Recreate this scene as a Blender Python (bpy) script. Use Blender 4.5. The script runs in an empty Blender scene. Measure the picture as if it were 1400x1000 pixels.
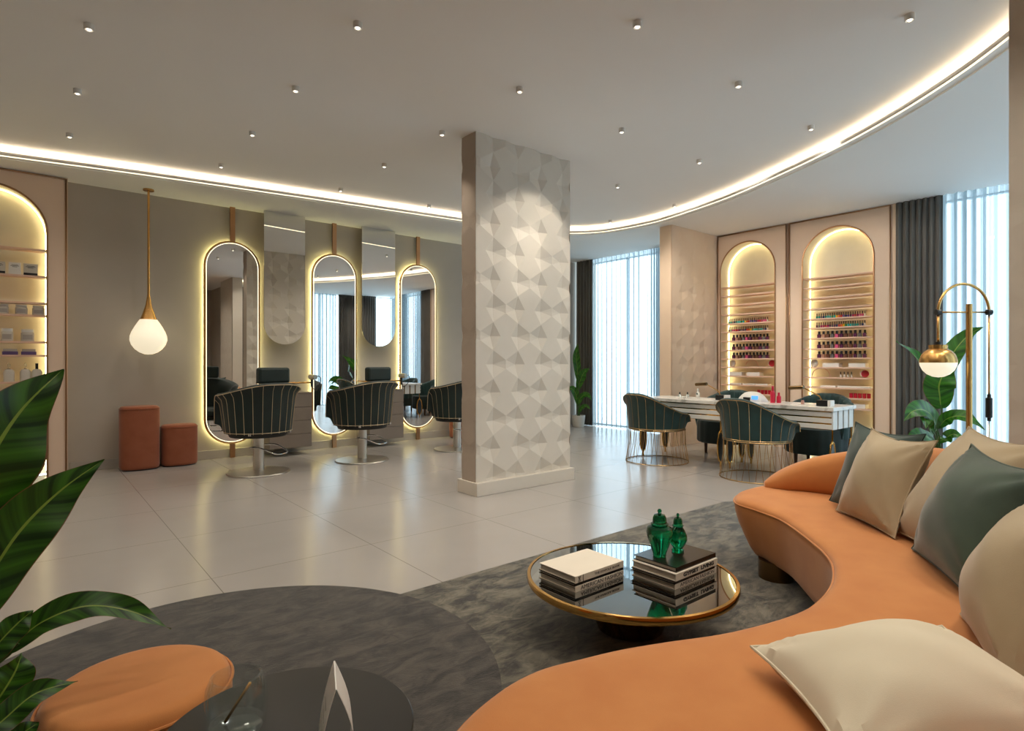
import bpy, bmesh, math, random
from mathutils import Vector, Matrix
from mathutils.geometry import tessellate_polygon
random.seed(7)
PI = math.pi
scene = bpy.context.scene
col = scene.collection

# ------------------------------------------------------------------ materials
def lin(h):
    h = h.lstrip('#')
    o = []
    for i in (0, 2, 4):
        c = int(h[i:i+2], 16) / 255
        o.append(c / 12.92 if c <= .04045 else ((c + .055) / 1.055) ** 2.4)
    return (o[0], o[1], o[2], 1)

def base(name):
    m = bpy.data.materials.new(name)
    m.use_nodes = True
    nt = m.node_tree
    return m, nt, nt.nodes['Principled BSDF']

def noise_mix(nt, bs, c1, c2, scale, detail=4, lo=.35, hi=.65, coord='Object', stretch=None):
    tc = nt.nodes.new('ShaderNodeTexCoord')
    nz = nt.nodes.new('ShaderNodeTexNoise')
    nz.inputs['Scale'].default_value = scale
    nz.inputs['Detail'].default_value = detail
    src = tc.outputs[coord]
    if stretch:
        mp = nt.nodes.new('ShaderNodeMapping')
        mp.inputs['Scale'].default_value = stretch
        nt.links.new(src, mp.inputs['Vector'])
        src = mp.outputs['Vector']
    nt.links.new(src, nz.inputs['Vector'])
    cr = nt.nodes.new('ShaderNodeValToRGB')
    cr.color_ramp.elements[0].position = lo
    cr.color_ramp.elements[1].position = hi
    cr.color_ramp.elements[0].color = c1
    cr.color_ramp.elements[1].color = c2
    nt.links.new(nz.outputs['Fac'], cr.inputs['Fac'])
    nt.links.new(cr.outputs['Color'], bs.inputs['Base Color'])
    return nz

def add_bump(nt, bs, scale, strength, dist=.002, coord='Object'):
    tc = nt.nodes.new('ShaderNodeTexCoord')
    nz = nt.nodes.new('ShaderNodeTexNoise')
    nz.inputs['Scale'].default_value = scale
    nz.inputs['Detail'].default_value = 3
    nt.links.new(tc.outputs[coord], nz.inputs['Vector'])
    bp = nt.nodes.new('ShaderNodeBump')
    bp.inputs['Strength'].default_value = strength
    bp.inputs['Distance'].default_value = dist
    nt.links.new(nz.outputs['Fac'], bp.inputs['Height'])
    nt.links.new(bp.outputs['Normal'], bs.inputs['Normal'])

def mat(name, c, rough=.5, metal=0, c2=None, scale=6, bump=0, bscale=200, sheen=0, spec=None, stretch=None, lo=.35, hi=.65, aniso=0, coat=0):
    m, nt, bs = base(name)
    c = lin(c)
    bs.inputs['Base Color'].default_value = c
    bs.inputs['Roughness'].default_value = rough
    bs.inputs['Metallic'].default_value = metal
    if spec is not None:
        bs.inputs['Specular IOR Level'].default_value = spec
    if sheen:
        bs.inputs['Sheen Weight'].default_value = sheen
        bs.inputs['Sheen Roughness'].default_value = .4
    if coat:
        bs.inputs['Coat Weight'].default_value = coat
    c2l = lin(c2) if c2 else tuple(min(1, x * 1.05) for x in c[:3]) + (1,)
    noise_mix(nt, bs, c, c2l, scale, stretch=stretch, lo=lo, hi=hi)
    if bump:
        add_bump(nt, bs, bscale, bump)
    return m

def emis(name, c, strength):
    m = bpy.data.materials.new(name)
    m.use_nodes = True
    nt = m.node_tree
    nt.nodes.remove(nt.nodes['Principled BSDF'])
    e = nt.nodes.new('ShaderNodeEmission')
    e.inputs['Color'].default_value = lin(c)
    e.inputs['Strength'].default_value = strength
    nt.links.new(e.outputs[0], nt.nodes['Material Output'].inputs['Surface'])
    return m

def glow_mat():
    m, nt, bs = base('opal_glow')
    bs.inputs['Base Color'].default_value = lin('#d8d2c4')
    bs.inputs['Roughness'].default_value = .3
    bs.inputs['Emission Color'].default_value = lin('#fff0cf')
    bs.inputs['Emission Strength'].default_value = .62
    return m

def glass(name, c, rough=0.0, ior=1.45):
    m, nt, bs = base(name)
    bs.inputs['Base Color'].default_value = lin(c)
    bs.inputs['Roughness'].default_value = rough
    bs.inputs['IOR'].default_value = ior
    bs.inputs['Transmission Weight'].default_value = 1
    return m

def thin_glass(name, fres=False):
    m = bpy.data.materials.new(name)
    m.use_nodes = True
    nt = m.node_tree
    nt.nodes.remove(nt.nodes['Principled BSDF'])
    t = nt.nodes.new('ShaderNodeBsdfTransparent')
    t.inputs['Color'].default_value = (.95, .98, .98, 1)
    g = nt.nodes.new('ShaderNodeBsdfGlossy')
    g.inputs['Roughness'].default_value = .02
    mx = nt.nodes.new('ShaderNodeMixShader')
    mx.inputs[0].default_value = .07
    if fres:
        lw = nt.nodes.new('ShaderNodeLayerWeight'); lw.inputs['Blend'].default_value = .5
        pw_ = nt.nodes.new('ShaderNodeMath'); pw_.operation = 'POWER'; pw_.inputs[1].default_value = 3
        ml = nt.nodes.new('ShaderNodeMath'); ml.operation = 'MULTIPLY_ADD'; ml.inputs[1].default_value = .35; ml.inputs[2].default_value = .05
        nt.links.new(lw.outputs['Facing'], pw_.inputs[0]); nt.links.new(pw_.outputs[0], ml.inputs[0])
        nt.links.new(ml.outputs[0], mx.inputs[0]); g.inputs['Roughness'].default_value = .06; g.inputs['Color'].default_value = (1, 1, 1, 1)
    nt.links.new(t.outputs[0], mx.inputs[1]); nt.links.new(g.outputs[0], mx.inputs[2])
    nt.links.new(mx.outputs[0], nt.nodes['Material Output'].inputs['Surface'])
    return m

def sheer_mat():
    m = bpy.data.materials.new('sheer_voile')
    m.use_nodes = True
    nt = m.node_tree
    nt.nodes.remove(nt.nodes['Principled BSDF'])
    t = nt.nodes.new('ShaderNodeBsdfTransparent')
    t.inputs['Color'].default_value = (.95, .98, 1, 1)
    tl = nt.nodes.new('ShaderNodeBsdfTranslucent')
    tl.inputs['Color'].default_value = (.22, .28, .31, 1)
    df = nt.nodes.new('ShaderNodeBsdfDiffuse')
    df.inputs['Color'].default_value = (.60, .64, .66, 1)
    m1 = nt.nodes.new('ShaderNodeMixShader')
    m1.inputs[0].default_value = .35
    nt.links.new(tl.outputs[0], m1.inputs[1]); nt.links.new(df.outputs[0], m1.inputs[2])
    m2 = nt.nodes.new('ShaderNodeMixShader')
    # fold shade put into the cloth: darker and less see-through when seen edge-on
    lw = nt.nodes.new('ShaderNodeLayerWeight')
    lw.inputs['Blend'].default_value = .35
    mr = nt.nodes.new('ShaderNodeMapRange')
    mr.inputs['From Max'].default_value = .42
    mr.inputs['To Min'].default_value = .40
    mr.inputs['To Max'].default_value = 1.0
    nt.links.new(lw.outputs['Facing'], mr.inputs['Value'])
    nt.links.new(mr.outputs[0], m2.inputs[0])
    nt.links.new(t.outputs[0], m2.inputs[1]); nt.links.new(m1.outputs[0], m2.inputs[2])
    nt.links.new(m2.outputs[0], nt.nodes['Material Output'].inputs['Surface'])
    return m

def floor_mat():
    m, nt, bs = base('floor_porcelain_tile')
    N = nt.nodes; L = nt.links
    tc = N.new('ShaderNodeTexCoord')
    sp = N.new('ShaderNodeSeparateXYZ')
    L.new(tc.outputs['Object'], sp.inputs[0])
    def line(out, off):
        a = N.new('ShaderNodeMath'); a.operation = 'SUBTRACT'; a.inputs[1].default_value = off
        L.new(out, a.inputs[0])
        b = N.new('ShaderNodeMath'); b.operation = 'PINGPONG'; b.inputs[1].default_value = .48
        L.new(a.outputs[0], b.inputs[0])
        c = N.new('ShaderNodeMath'); c.operation = 'LESS_THAN'; c.inputs[1].default_value = .0022
        L.new(b.outputs[0], c.inputs[0])
        return c.outputs[0]
    lx = line(sp.outputs['X'], .78 - 9.6)
    ly = line(sp.outputs['Y'], 3.55 - 9.6)
    mx = N.new('ShaderNodeMath'); mx.operation = 'MAXIMUM'
    L.new(lx, mx.inputs[0]); L.new(ly, mx.inputs[1])
    nz = N.new('ShaderNodeTexNoise'); nz.inputs['Scale'].default_value = 2.5; nz.inputs['Detail'].default_value = 5
    L.new(tc.outputs['Object'], nz.inputs['Vector'])
    cr = N.new('ShaderNodeValToRGB')
    cr.color_ramp.elements[0].color = lin('#a39d98'); cr.color_ramp.elements[1].color = lin('#aba5a0')
    L.new(nz.outputs['Fac'], cr.inputs['Fac'])
    mc = N.new('ShaderNodeMixRGB'); mc.inputs['Color2'].default_value = lin('#7a746d')
    L.new(mx.outputs[0], mc.inputs['Fac']); L.new(cr.outputs['Color'], mc.inputs['Color1'])
    L.new(mc.outputs[0], bs.inputs['Base Color'])
    bs.inputs['Roughness'].default_value = .2
    bs.inputs['Specular IOR Level'].default_value = .6
    return m

def rug_mat(name, a, b, scale, stretch):
    m, nt, bs = base(name)
    N = nt.nodes; L = nt.links
    tc = N.new('ShaderNodeTexCoord')
    mp = N.new('ShaderNodeMapping'); mp.inputs['Scale'].default_value = stretch
    L.new(tc.outputs['Object'], mp.inputs['Vector'])
    n1 = N.new('ShaderNodeTexNoise'); n1.inputs['Scale'].default_value = scale; n1.inputs['Detail'].default_value = 9; n1.inputs['Roughness'].default_value = .74
    n1.inputs['Distortion'].default_value = .6
    L.new(mp.outputs[0], n1.inputs['Vector'])
    cr = N.new('ShaderNodeValToRGB')
    cr.color_ramp.elements[0].position = .41; cr.color_ramp.elements[1].position = .62
    cr.color_ramp.elements[0].color = lin(a); cr.color_ramp.elements[1].color = lin(b)
    L.new(n1.outputs['Fac'], cr.inputs['Fac']); L.new(cr.outputs[0], bs.inputs['Base Color'])
    bs.inputs['Roughness'].default_value = .9
    bs.inputs['Sheen Weight'].default_value = .3
    add_bump(nt, bs, 260, .5, .004)
    return m

def leaf_mat(name, a, b):
    m, nt, bs = base(name)
    N = nt.nodes; L = nt.links
    uv = N.new('ShaderNodeUVMap')
    sp = N.new('ShaderNodeSeparateXYZ'); L.new(uv.outputs[0], sp.inputs[0])
    # side veins: stripes slanting away from the midrib
    ab = N.new('ShaderNodeMath'); ab.operation = 'ABSOLUTE'; L.new(sp.outputs['X'], ab.inputs[0])
    k = N.new('ShaderNodeMath'); k.operation = 'MULTIPLY_ADD'; k.inputs[1].default_value = -.10
    L.new(ab.outputs[0], k.inputs[0]); L.new(sp.outputs['Y'], k.inputs[2])
    cb = N.new('ShaderNodeCombineXYZ'); L.new(k.outputs[0], cb.inputs['Y'])
    sg = N.new('ShaderNodeMath'); sg.operation = 'SIGN'; L.new(sp.outputs['X'], sg.inputs[0]); L.new(sg.outputs[0], cb.inputs['X'])
    nz = N.new('ShaderNodeTexNoise'); nz.inputs['Scale'].default_value = 14; nz.inputs['Detail'].default_value = 3
    L.new(cb.outputs[0], nz.inputs['Vector'])
    cr = N.new('ShaderNodeValToRGB')
    cr.color_ramp.elements[0].position = .38; cr.color_ramp.elements[1].position = .64
    cr.color_ramp.elements[0].color = lin(a); cr.color_ramp.elements[1].color = lin(b)
    L.new(nz.outputs['Fac'], cr.inputs['Fac']); 
    lt = N.new('ShaderNodeMath'); lt.operation = 'LESS_THAN'; lt.inputs[1].default_value = .045
    L.new(ab.outputs[0], lt.inputs[0])
    mx = N.new('ShaderNodeMixRGB'); mx.inputs['Color2'].default_value = lin('#7f9a3c')
    L.new(lt.outputs[0], mx.inputs['Fac']); L.new(cr.outputs[0], mx.inputs['Color1'])
    gt = N.new('ShaderNodeMath'); gt.operation = 'GREATER_THAN'; gt.inputs[1].default_value = .965
    L.new(ab.outputs[0], gt.inputs[0])
    m3 = N.new('ShaderNodeMixRGB'); m3.inputs['Color2'].default_value = lin('#6b4a2c')
    L.new(gt.outputs[0], m3.inputs['Fac']); L.new(mx.outputs[0], m3.inputs['Color1'])
    L.new(m3.outputs[0], bs.inputs['Base Color'])
    bs.inputs['Roughness'].default_value = .38
    bs.inputs['Subsurface Weight'].default_value = 0
    tl = N.new('ShaderNodeBsdfTranslucent'); L.new(m3.outputs[0], tl.inputs['Color'])
    ms = N.new('ShaderNodeMixShader'); ms.inputs[0].default_value = .25
    L.new(bs.outputs[0], ms.inputs[1]); L.new(tl.outputs[0], ms.inputs[2])
    L.new(ms.outputs[0], N['Material Output'].inputs['Surface'])
    return m

def marble_mat():
    m, nt, bs = base('white_marble')
    nz = noise_mix(nt, bs, lin('#a9a49c'), lin('#e9e5de'), 5, 8, .30, .46)
    nz.inputs['Distortion'].default_value = 1.6
    bs.inputs['Roughness'].default_value = .2
    return m

M_ = dict(
    floor=floor_mat(),
    ceiling=mat('white_ceiling_paint', '#f3f2f0', .9, c2='#f4f3f1', scale=1.5),
    wall=mat('taupe_wall_paint', '#b0a79b', .8, c2='#b5aca0', scale=2),
    baseb=mat('taupe_baseboard_paint', '#a8a198', .6),
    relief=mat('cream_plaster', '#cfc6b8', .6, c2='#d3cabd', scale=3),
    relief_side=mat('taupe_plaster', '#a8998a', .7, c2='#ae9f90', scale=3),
    pink=mat('blush_lacquer', '#e6cab2', .55, c2='#e9ceb6', scale=2),
    pinkwall=mat('blush_plaster', '#e6cbb0', .7, c2='#ead1b7', scale=2),
    niche=mat('ivory_niche_paint', '#e2d8c2', .7),
    shelf=mat('blush_shelf_lacquer', '#dcb9a4', .45),
    brass=mat('brushed_brass', '#c99a5a', .26, 1, c2='#d0a262', scale=30),
    copper=mat('copper_trim', '#b48a66', .32, 1),
    gold=mat('polished_gold', '#d9a95e', .12, 1),
    darkgold=mat('bronze_metal', '#6e5638', .3, 1),
    chrome=mat('chrome', '#d8d8d6', .1, 1),
    steel=mat('brushed_steel', '#d2cec6', .3, 1),
    mirror=mat('mirror_silver', '#e6e6e4', .0, 1, c2='#e7e7e5'),
    tablemirror=mat('smoked_mirror', '#b9bcbc', .015, 1, c2='#bbbebe'),
    green=mat('dark_green_velvet', '#0b1d1b', .6, c2='#102724', scale=5, sheen=.15, bump=.25, bscale=400),
    greenl=mat('teal_velvet', '#143231', .6, c2='#1b3d3b', scale=5, sheen=.3, bump=.25, bscale=400),
    black=mat('black_leather', '#10130f', .45),
    blackplastic=mat('black_plastic', '#151413', .35),
    piping=mat('champagne_piping', '#cdb898', .35, .6),
    goldwire=mat('champagne_gold_wire', '#c8a878', .25, 1),
    orange=mat('orange_suede', '#b8733a', .85, c2='#c27f44', scale=7, sheen=.25, bump=.2, bscale=500, lo=.3, hi=.7),
    orange2=mat('terracotta_velvet', '#8f4f33', .85, c2='#97563a', scale=7, sheen=.2, bump=.2, bscale=500),
    taupe=mat('taupe_velvet', '#a08e70', .8, c2='#a89678', scale=6, sheen=.35, bump=.2, bscale=450),
    cream=mat('cream_cotton', '#cdc2aa', .85, c2='#d2c7b0', scale=5, sheen=.1, bump=.15, bscale=600),
    gcush=mat('sage_green_velvet', '#2b3b2e', .75, c2='#38493a', scale=6, sheen=.4, bump=.25, bscale=450),
    gcush2=mat('deep_green_velvet', '#1f332c', .8, c2='#273c34', scale=6, sheen=.3, bump=.25, bscale=450),
    rug=rug_mat('distressed_grey_rug', '#27231e', '#6f6959', 6, (1, 2.0, 1)),
    rug2=rug_mat('charcoal_round_rug', '#191511', '#49423a', 7, (1, 2.0, 1)),
    drape=mat('charcoal_drape', '#66625d', .9, c2='#6d6964', scale=3, sheen=.2),
    sheer=sheer_mat(),
    led=emis('warm_led', '#ffe6c4', 8),
    ledmirror=emis('yellow_led', '#fff2a6', 26),
    ledring=emis('white_led_ring', '#fff0c8', 1.7),
    lednch=emis('warm_niche_led', '#fff0b8', 9),
    lens=emis('spot_lens', '#fff2dc', 4),
    globe=glow_mat(),
    opal=mat('opal_glass', '#f3eee2', .25),
    pane=thin_glass('window_glass'),
    alu=mat('grey_window_frame', '#8a8f92', .4, .6),
    white=mat('white_lacquer', '#dedbd5', .3),
    paper=mat('page_paper', '#cfc6b6', .9, stretch=(1, 1, 300), scale=4, c2='#a89f90'),
    bookw=mat('white_book_cloth', '#ddd3c2', .7),
    bookb=mat('black_book_cover', '#1b1613', .22),
    ink=mat('black_ink', '#161413', .6),
    marble=marble_mat(),
    taupelac=mat('taupe_lacquer', '#82776d', .45),
    taupedark=mat('dark_taupe_mount', '#4a433d', .6),  # plain dark taupe, used on the hanging mirrors' wall mounts
    emerald=glass('emerald_glass', '#0d8a55', .0, 1.5),
    thinclear=thin_glass('thin_clear_glass', True),
    clear=glass('clear_glass', '#f4f8f6', .0, 1.45),
    blackglass=mat('black_glass', '#1d1a16', .3, 0, spec=.35),
    red=mat('magenta_plastic', '#c21f3c', .35),
    redbox=mat('red_carton', '#b52a35', .5),
    purple=mat('purple_carton', '#5d4b74', .5),
    greybox=mat('grey_carton', '#a39b93', .6),
    labelc=mat('pale_label', '#c3bcb0', .6),
    blue=emis('blue_display', '#5fa8ff', 1.2),
    leaf=leaf_mat('banana_leaf', '#123208', '#3c6c18'),
    leafb=leaf_mat('bright_banana_leaf', '#1d4a10', '#3f7d1e'),
    stem=mat('green_stem', '#3b5a22', .5),
    pot=mat('matte_pot', '#3b3733', .7),
    potw=mat('white_pot', '#c9c6c0', .4),
    soil=mat('dark_soil', '#2a2019', .95, bump=.6, bscale=60),
    walnut=mat('walnut_wood', '#5b3a24', .5, c2='#6a4630', stretch=(1, 12, 1)),
)

# ------------------------------------------------------------------ mesh builder
class MB:
    def __init__(self):
        self.v = []; self.f = []; self.mi = []; self.sm = []; self.uv = {}
    def add(self, vs, fs, m=0, smooth=False):
        o = len(self.v)
        self.v += [tuple(p) for p in vs]
        for f in fs:
            self.f.append([i + o for i in f]); self.mi.append(m); self.sm.append(smooth)
        return self
    def box(self, x0, x1, y0, y1, z0, z1, m=0):
        vs = [(x0,y0,z0),(x1,y0,z0),(x1,y1,z0),(x0,y1,z0),(x0,y0,z1),(x1,y0,z1),(x1,y1,z1),(x0,y1,z1)]
        return self.add(vs, [(0,3,2,1),(4,5,6,7),(0,1,5,4),(1,2,6,5),(2,3,7,6),(3,0,4,7)], m)
    def lathe(self, prof, c=(0,0,0), n=40, m=0, smooth=True, sx=1, sy=1, rot=0, expo=2.0):
        vs = []; fs = []
        k = len(prof)
        for i in range(n):
            a = 2 * PI * i / n
            ca, sa = math.cos(a), math.sin(a)
            if expo != 2.0:
                ca = math.copysign(abs(ca) ** (2/expo), ca); sa = math.copysign(abs(sa) ** (2/expo), sa)
            for r, z in prof:
                X, Y = r * ca * sx, r * sa * sy
                if rot:
                    X, Y = X*math.cos(rot)-Y*math.sin(rot), X*math.sin(rot)+Y*math.cos(rot)
                vs.append((c[0] + X, c[1] + Y, c[2] + z))
        for i in range(n):
            j = (i + 1) % n
            for q in range(k - 1):
                fs.append((i*k+q, j*k+q, j*k+q+1, i*k+q+1))
        self.add(vs, fs, m, smooth)
        if prof[0][0] > 1e-6:
            o = len(self.v) - n*k
            self.f.append([o + i*k for i in range(n)][::-1]); self.mi.append(m); self.sm.append(False)
        if prof[-1][0] > 1e-6:
            o = len(self.v) - n*k
            self.f.append([o + i*k + k-1 for i in range(n)]); self.mi.append(m); self.sm.append(False)
        return self
    def cyl(self, c, r, h, n=32, m=0):
        return self.lathe([(r, 0), (r, h)], c, n, m, True)
    def tube(self, pts, r, n=8, m=0, closed=False, smooth=True):
        P = [Vector(p) for p in pts]
        k = len(P)
        rr = r if isinstance(r, (list, tuple)) else [r] * k
        vs = []; fs = []
        up = None
        for i, p in enumerate(P):
            if closed:
                t = P[(i+1) % k] - P[i-1]
            else:
                t = P[min(i+1, k-1)] - P[max(i-1, 0)]
            t.normalize()
            if up is None:
                up = Vector((0, 0, 1)) if abs(t.z) < .9 else Vector((1, 0, 0))
            s = t.cross(up)
            if s.length < 1e-5:
                s = t.cross(Vector((.3, .9, .1)))
            s.normalize()
            up = s.cross(t).normalized()
            for j in range(n):
                a = 2 * PI * j / n
                vs.append(p + (s * math.cos(a) + up * math.sin(a)) * rr[i])
        for i in range(k if closed else k - 1):
            i2 = (i + 1) % k
            for j in range(n):
                j2 = (j + 1) % n
                fs.append((i*n+j, i2*n+j, i2*n+j2, i*n+j2))
        self.add(vs, fs, m, smooth)
        if not closed:
            o = len(self.v) - k*n
            self.f.append([o + j for j in range(n)]); self.mi.append(m); self.sm.append(False)
            self.f.append([o + (k-1)*n + j for j in range(n)][::-1]); self.mi.append(m); self.sm.append(False)
        return self
    def loft(self, rings, m=0, smooth=True, cap=True, closed=True):
        n = len(rings[0]); vs = []; fs = []
        for r in rings: vs += r
        for i in range(len(rings) - 1):
            for j in range(n if closed else n - 1):
                j2 = (j + 1) % n
                fs.append((i*n+j, i*n+j2, (i+1)*n+j2, (i+1)*n+j))
        self.add(vs, fs, m, smooth)
        if cap:
            o = len(self.v) - len(vs)
            self.f.append([o + j for j in range(n)][::-1]); self.mi.append(m); self.sm.append(smooth)
            self.f.append([o + (len(rings)-1)*n + j for j in range(n)]); self.mi.append(m); self.sm.append(smooth)
        return self
    def prism(self, poly, axis, a, b, m=0):
        """extrude a 2D polygon between a and b along an axis ('x','y','z')"""
        def p3(p, t):
            if axis == 'z': return (p[0], p[1], t)
            if axis == 'y': return (p[0], t, p[1])
            return (t, p[0], p[1])
        n = len(poly)
        vs = [p3(p, a) for p in poly] + [p3(p, b) for p in poly]
        tri = tessellate_polygon([[Vector((p[0], p[1], 0)) for p in poly]])
        fs = [tuple(t) for t in tri] + [tuple(i + n for i in reversed(t)) for t in tri]
        fs += [(i, (i+1) % n, (i+1) % n + n, i + n) for i in range(n)]
        return self.add(vs, fs, m)
    def build(self, name, material, parent=None, bevel=0, subsurf=0, fix=True):
        me = bpy.data.meshes.new(name)
        me.from_pydata(self.v, [], self.f)
        mats = material if isinstance(material, (list, tuple)) else [material]
        for q in mats: me.materials.append(M_[q] if isinstance(q, str) else q)
        for p, mi, sm in zip(me.polygons, self.mi, self.sm):
            p.material_index = mi; p.use_smooth = sm
        if fix:
            bm = bmesh.new(); bm.from_mesh(me)
            bmesh.ops.remove_doubles(bm, verts=bm.verts, dist=1e-6)
            bmesh.ops.recalc_face_normals(bm, faces=bm.faces)
            for e in bm.edges:
                if len(e.link_faces) == 2 and e.calc_face_angle(0) > .66: e.smooth = False
            bm.to_mesh(me); bm.free()
        me.update()
        o = bpy.data.objects.new(name, me)
        col.objects.link(o)
        if parent: o.parent = parent
        if bevel:
            b = o.modifiers.new('bevel', 'BEVEL'); b.width = bevel; b.segments = 2; b.limit_method = 'ANGLE'; b.angle_limit = math.radians(40)
        if subsurf:
            s = o.modifiers.new('sub', 'SUBSURF'); s.levels = subsurf; s.render_levels = subsurf
        return o

def tag(o, label, cat, group=None):
    o['label'] = label; o['category'] = cat
    if group: o['group'] = group
    return o
def thing(name, label, cat, loc=(0, 0, 0), rz=0, group=None):
    o = bpy.data.objects.new(name, None)
    o.empty_display_size = .1
    col.objects.link(o)
    o.location = loc; o.rotation_euler = (0, 0, rz)
    return tag(o, label, cat, group)
def struct(o):
    o['kind'] = 'structure'; return o
def dup(root, loc, rz=None, label=None, group=None):
    r = root.copy(); col.objects.link(r); r.location = loc
    if rz is not None: r.rotation_euler = (0, 0, rz)
    if label: r['label'] = label
    if group: r['group'] = group
    for ch in list(root.children):
        c = ch.copy(); col.objects.link(c); c.parent = r
        for g in list(ch.children):
            d = g.copy(); col.objects.link(d); d.parent = c
    return r
def catmull(pts, n=10, closed=False):
    P = [Vector(p) for p in pts]; out = []; k = len(P)
    rng = range(k) if closed else range(k - 1)
    for i in rng:
        if closed:
            a, b, c, d = P[i-1], P[i], P[(i+1) % k], P[(i+2) % k]
        else:
            a, b, c, d = P[max(i-1, 0)], P[i], P[i+1], P[min(i+2, k-1)]
        for j in range(n):
            t = j / n
            out.append(.5 * ((2*b) + (c-a)*t + (2*a-5*b+4*c-d)*t*t + (3*b-a-3*c+d)*t*t*t))
    if not closed: out.append(P[-1].copy())
    return out
def sstep(t):
    t = max(0, min(1, t)); return t*t*(3-2*t)
ORD = ['first','second','third','fourth','fifth','sixth','seventh','eighth','ninth','tenth','eleventh','twelfth','thirteenth','fourteenth','fifteenth','sixteenth','seventeenth','eighteenth','nineteenth','twentieth','twenty-first','twenty-second']

def text(name, s, size, loc, rot, material, parent, bold=0.0, width=None):
    cu = bpy.data.curves.new(name, 'FONT')
    cu.body = s; cu.size = size; cu.extrude = .0006; cu.offset = bold
    cu.align_x = 'CENTER'; cu.align_y = 'CENTER'
    t = bpy.data.objects.new(name + '_src', cu); col.objects.link(t)
    dg = bpy.context.evaluated_depsgraph_get()
    me = bpy.data.meshes.new_from_object(t.evaluated_get(dg))
    me.name = name
    bpy.data.objects.remove(t)
    me.materials.clear(); me.materials.append(M_[material])
    if width:
        xs = [v.co.x for v in me.vertices]
        k = width / (max(xs) - min(xs))
        for v in me.vertices: v.co.x *= k
    o = bpy.data.objects.new(name, me); col.objects.link(o)
    o.parent = parent; o.location = loc; o.rotation_euler = rot
    return o

# ------------------------------------------------------------------ room shell
X0, X1, YB, Y1 = -2.5, 8.75, -2.5, 8.0
ZC, ZS = 3.30, 3.19
FIN = (3.80, 4.04, .64)                         # partition beside the sofa: x0, x1, far end y
fl = [(X0, YB), (FIN[1], YB), (FIN[1], -.45), (X1, -.45), (X1, Y1), (X0, Y1)]
struct(MB().prism(fl, 'z', -.1, 0).build('floor', 'floor'))
struct(MB().prism(fl, 'z', ZC, ZC + .12).build('ceiling', 'ceiling'))
struct(MB().box(.31, X1 + .15, Y1, Y1 + .15, 0, ZC + .12).box(X0 - .15, -.99, Y1, Y1 + .15, 0, ZC + .12).build('wall_back', 'wall'))
struct(MB().box(X0 - .15, X0, YB - .15, Y1, 0, ZC + .12).build('wall_left', 'wall'))
struct(MB().box(X0, FIN[1] + .12, YB - .15, YB, 0, ZC + .12).build('wall_front', 'wall'))
struct(MB().box(FIN[1], FIN[1] + .12, YB, -.45, 0, ZC + .12).build('wall_side', 'wall'))
struct(MB().box(X1 - .12, X1, 2.40, 5.0, 0, ZC).box(8.285, X1 - .12, 2.435, 2.515, 0, ZC).build('wall_right', 'pinkwall'))

# dropped perimeter soffit along the cove curve
curve = catmull([(-2.5, 7.80), (-1.3, 7.66), (-.217, 7.51), (.965, 7.29), (2.447, 7.07), (3.6, 6.91), (4.6, 6.77), (5.6, 6.63), (6.25, 6.45),
                 (6.62, 6.15), (6.80, 5.80), (6.88, 5.25), (6.84, 4.72), (6.56, 3.70), (6.16, 2.81), (5.79, 2.11), (5.41, 1.54), (5.04, 1.085), (4.76, .80), (4.4, .48), (4.04, .20)], 8)
cv = [(p.x, p.y) for p in curve]
poly = cv + [(FIN[1], -.45), (X1, -.45), (X1, Y1), (X0, Y1)]
struct(MB().prism(poly, 'z', ZS, ZC - .0).build('trim_1', 'ceiling'))
def offset_curve(pts, d):
    out = []
    for i, p in enumerate(pts):
        a = pts[max(i-1, 0)]; b = pts[min(i+1, len(pts)-1)]
        tx, ty = b[0]-a[0], b[1]-a[1]; l = math.hypot(tx, ty)
        out.append((p[0] + ty/l*d, p[1] - tx/l*d))
    return out
def band(mb, pts, d0, d1, z0, z1, m=0):
    a = offset_curve(pts, d0); b = offset_curve(pts, d1); n = len(pts)
    rings = [[(a[i][0], a[i][1], z0), (b[i][0], b[i][1], z0), (b[i][0], b[i][1], z1), (a[i][0], a[i][1], z1)] for i in range(n)]
    return mb.loft(rings, m, False)
# d>0 is towards the room centre: a shallow lip carries the LED trough
struct(band(MB(), cv, .0, .09, ZS + .012, ZS + .026).build('trim_2', 'ceiling'))
struct(band(MB(), cv, .075, .09, ZS + .014, ZS + .046).build('trim_3', 'ceiling'))
tag(band(MB(), cv, .02, .05, ZS + .033, ZS + .041).build('cove_light_strip', 'led'), 'warm LED strip glowing in the long curved ceiling cove', 'light strip', )
tag(band(MB(), cv, .078, .088, ZS + .004, ZS + .012).build('edge_light_strip', 'ledring'), 'thin bright LED line under the lip of the curved ceiling cove', 'light strip')

# baseboards
struct(MB().box(.34, X1 - .2, Y1 - .015, Y1, 0, .11).build('baseboard_back', 'baseb', bevel=.004))

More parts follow.
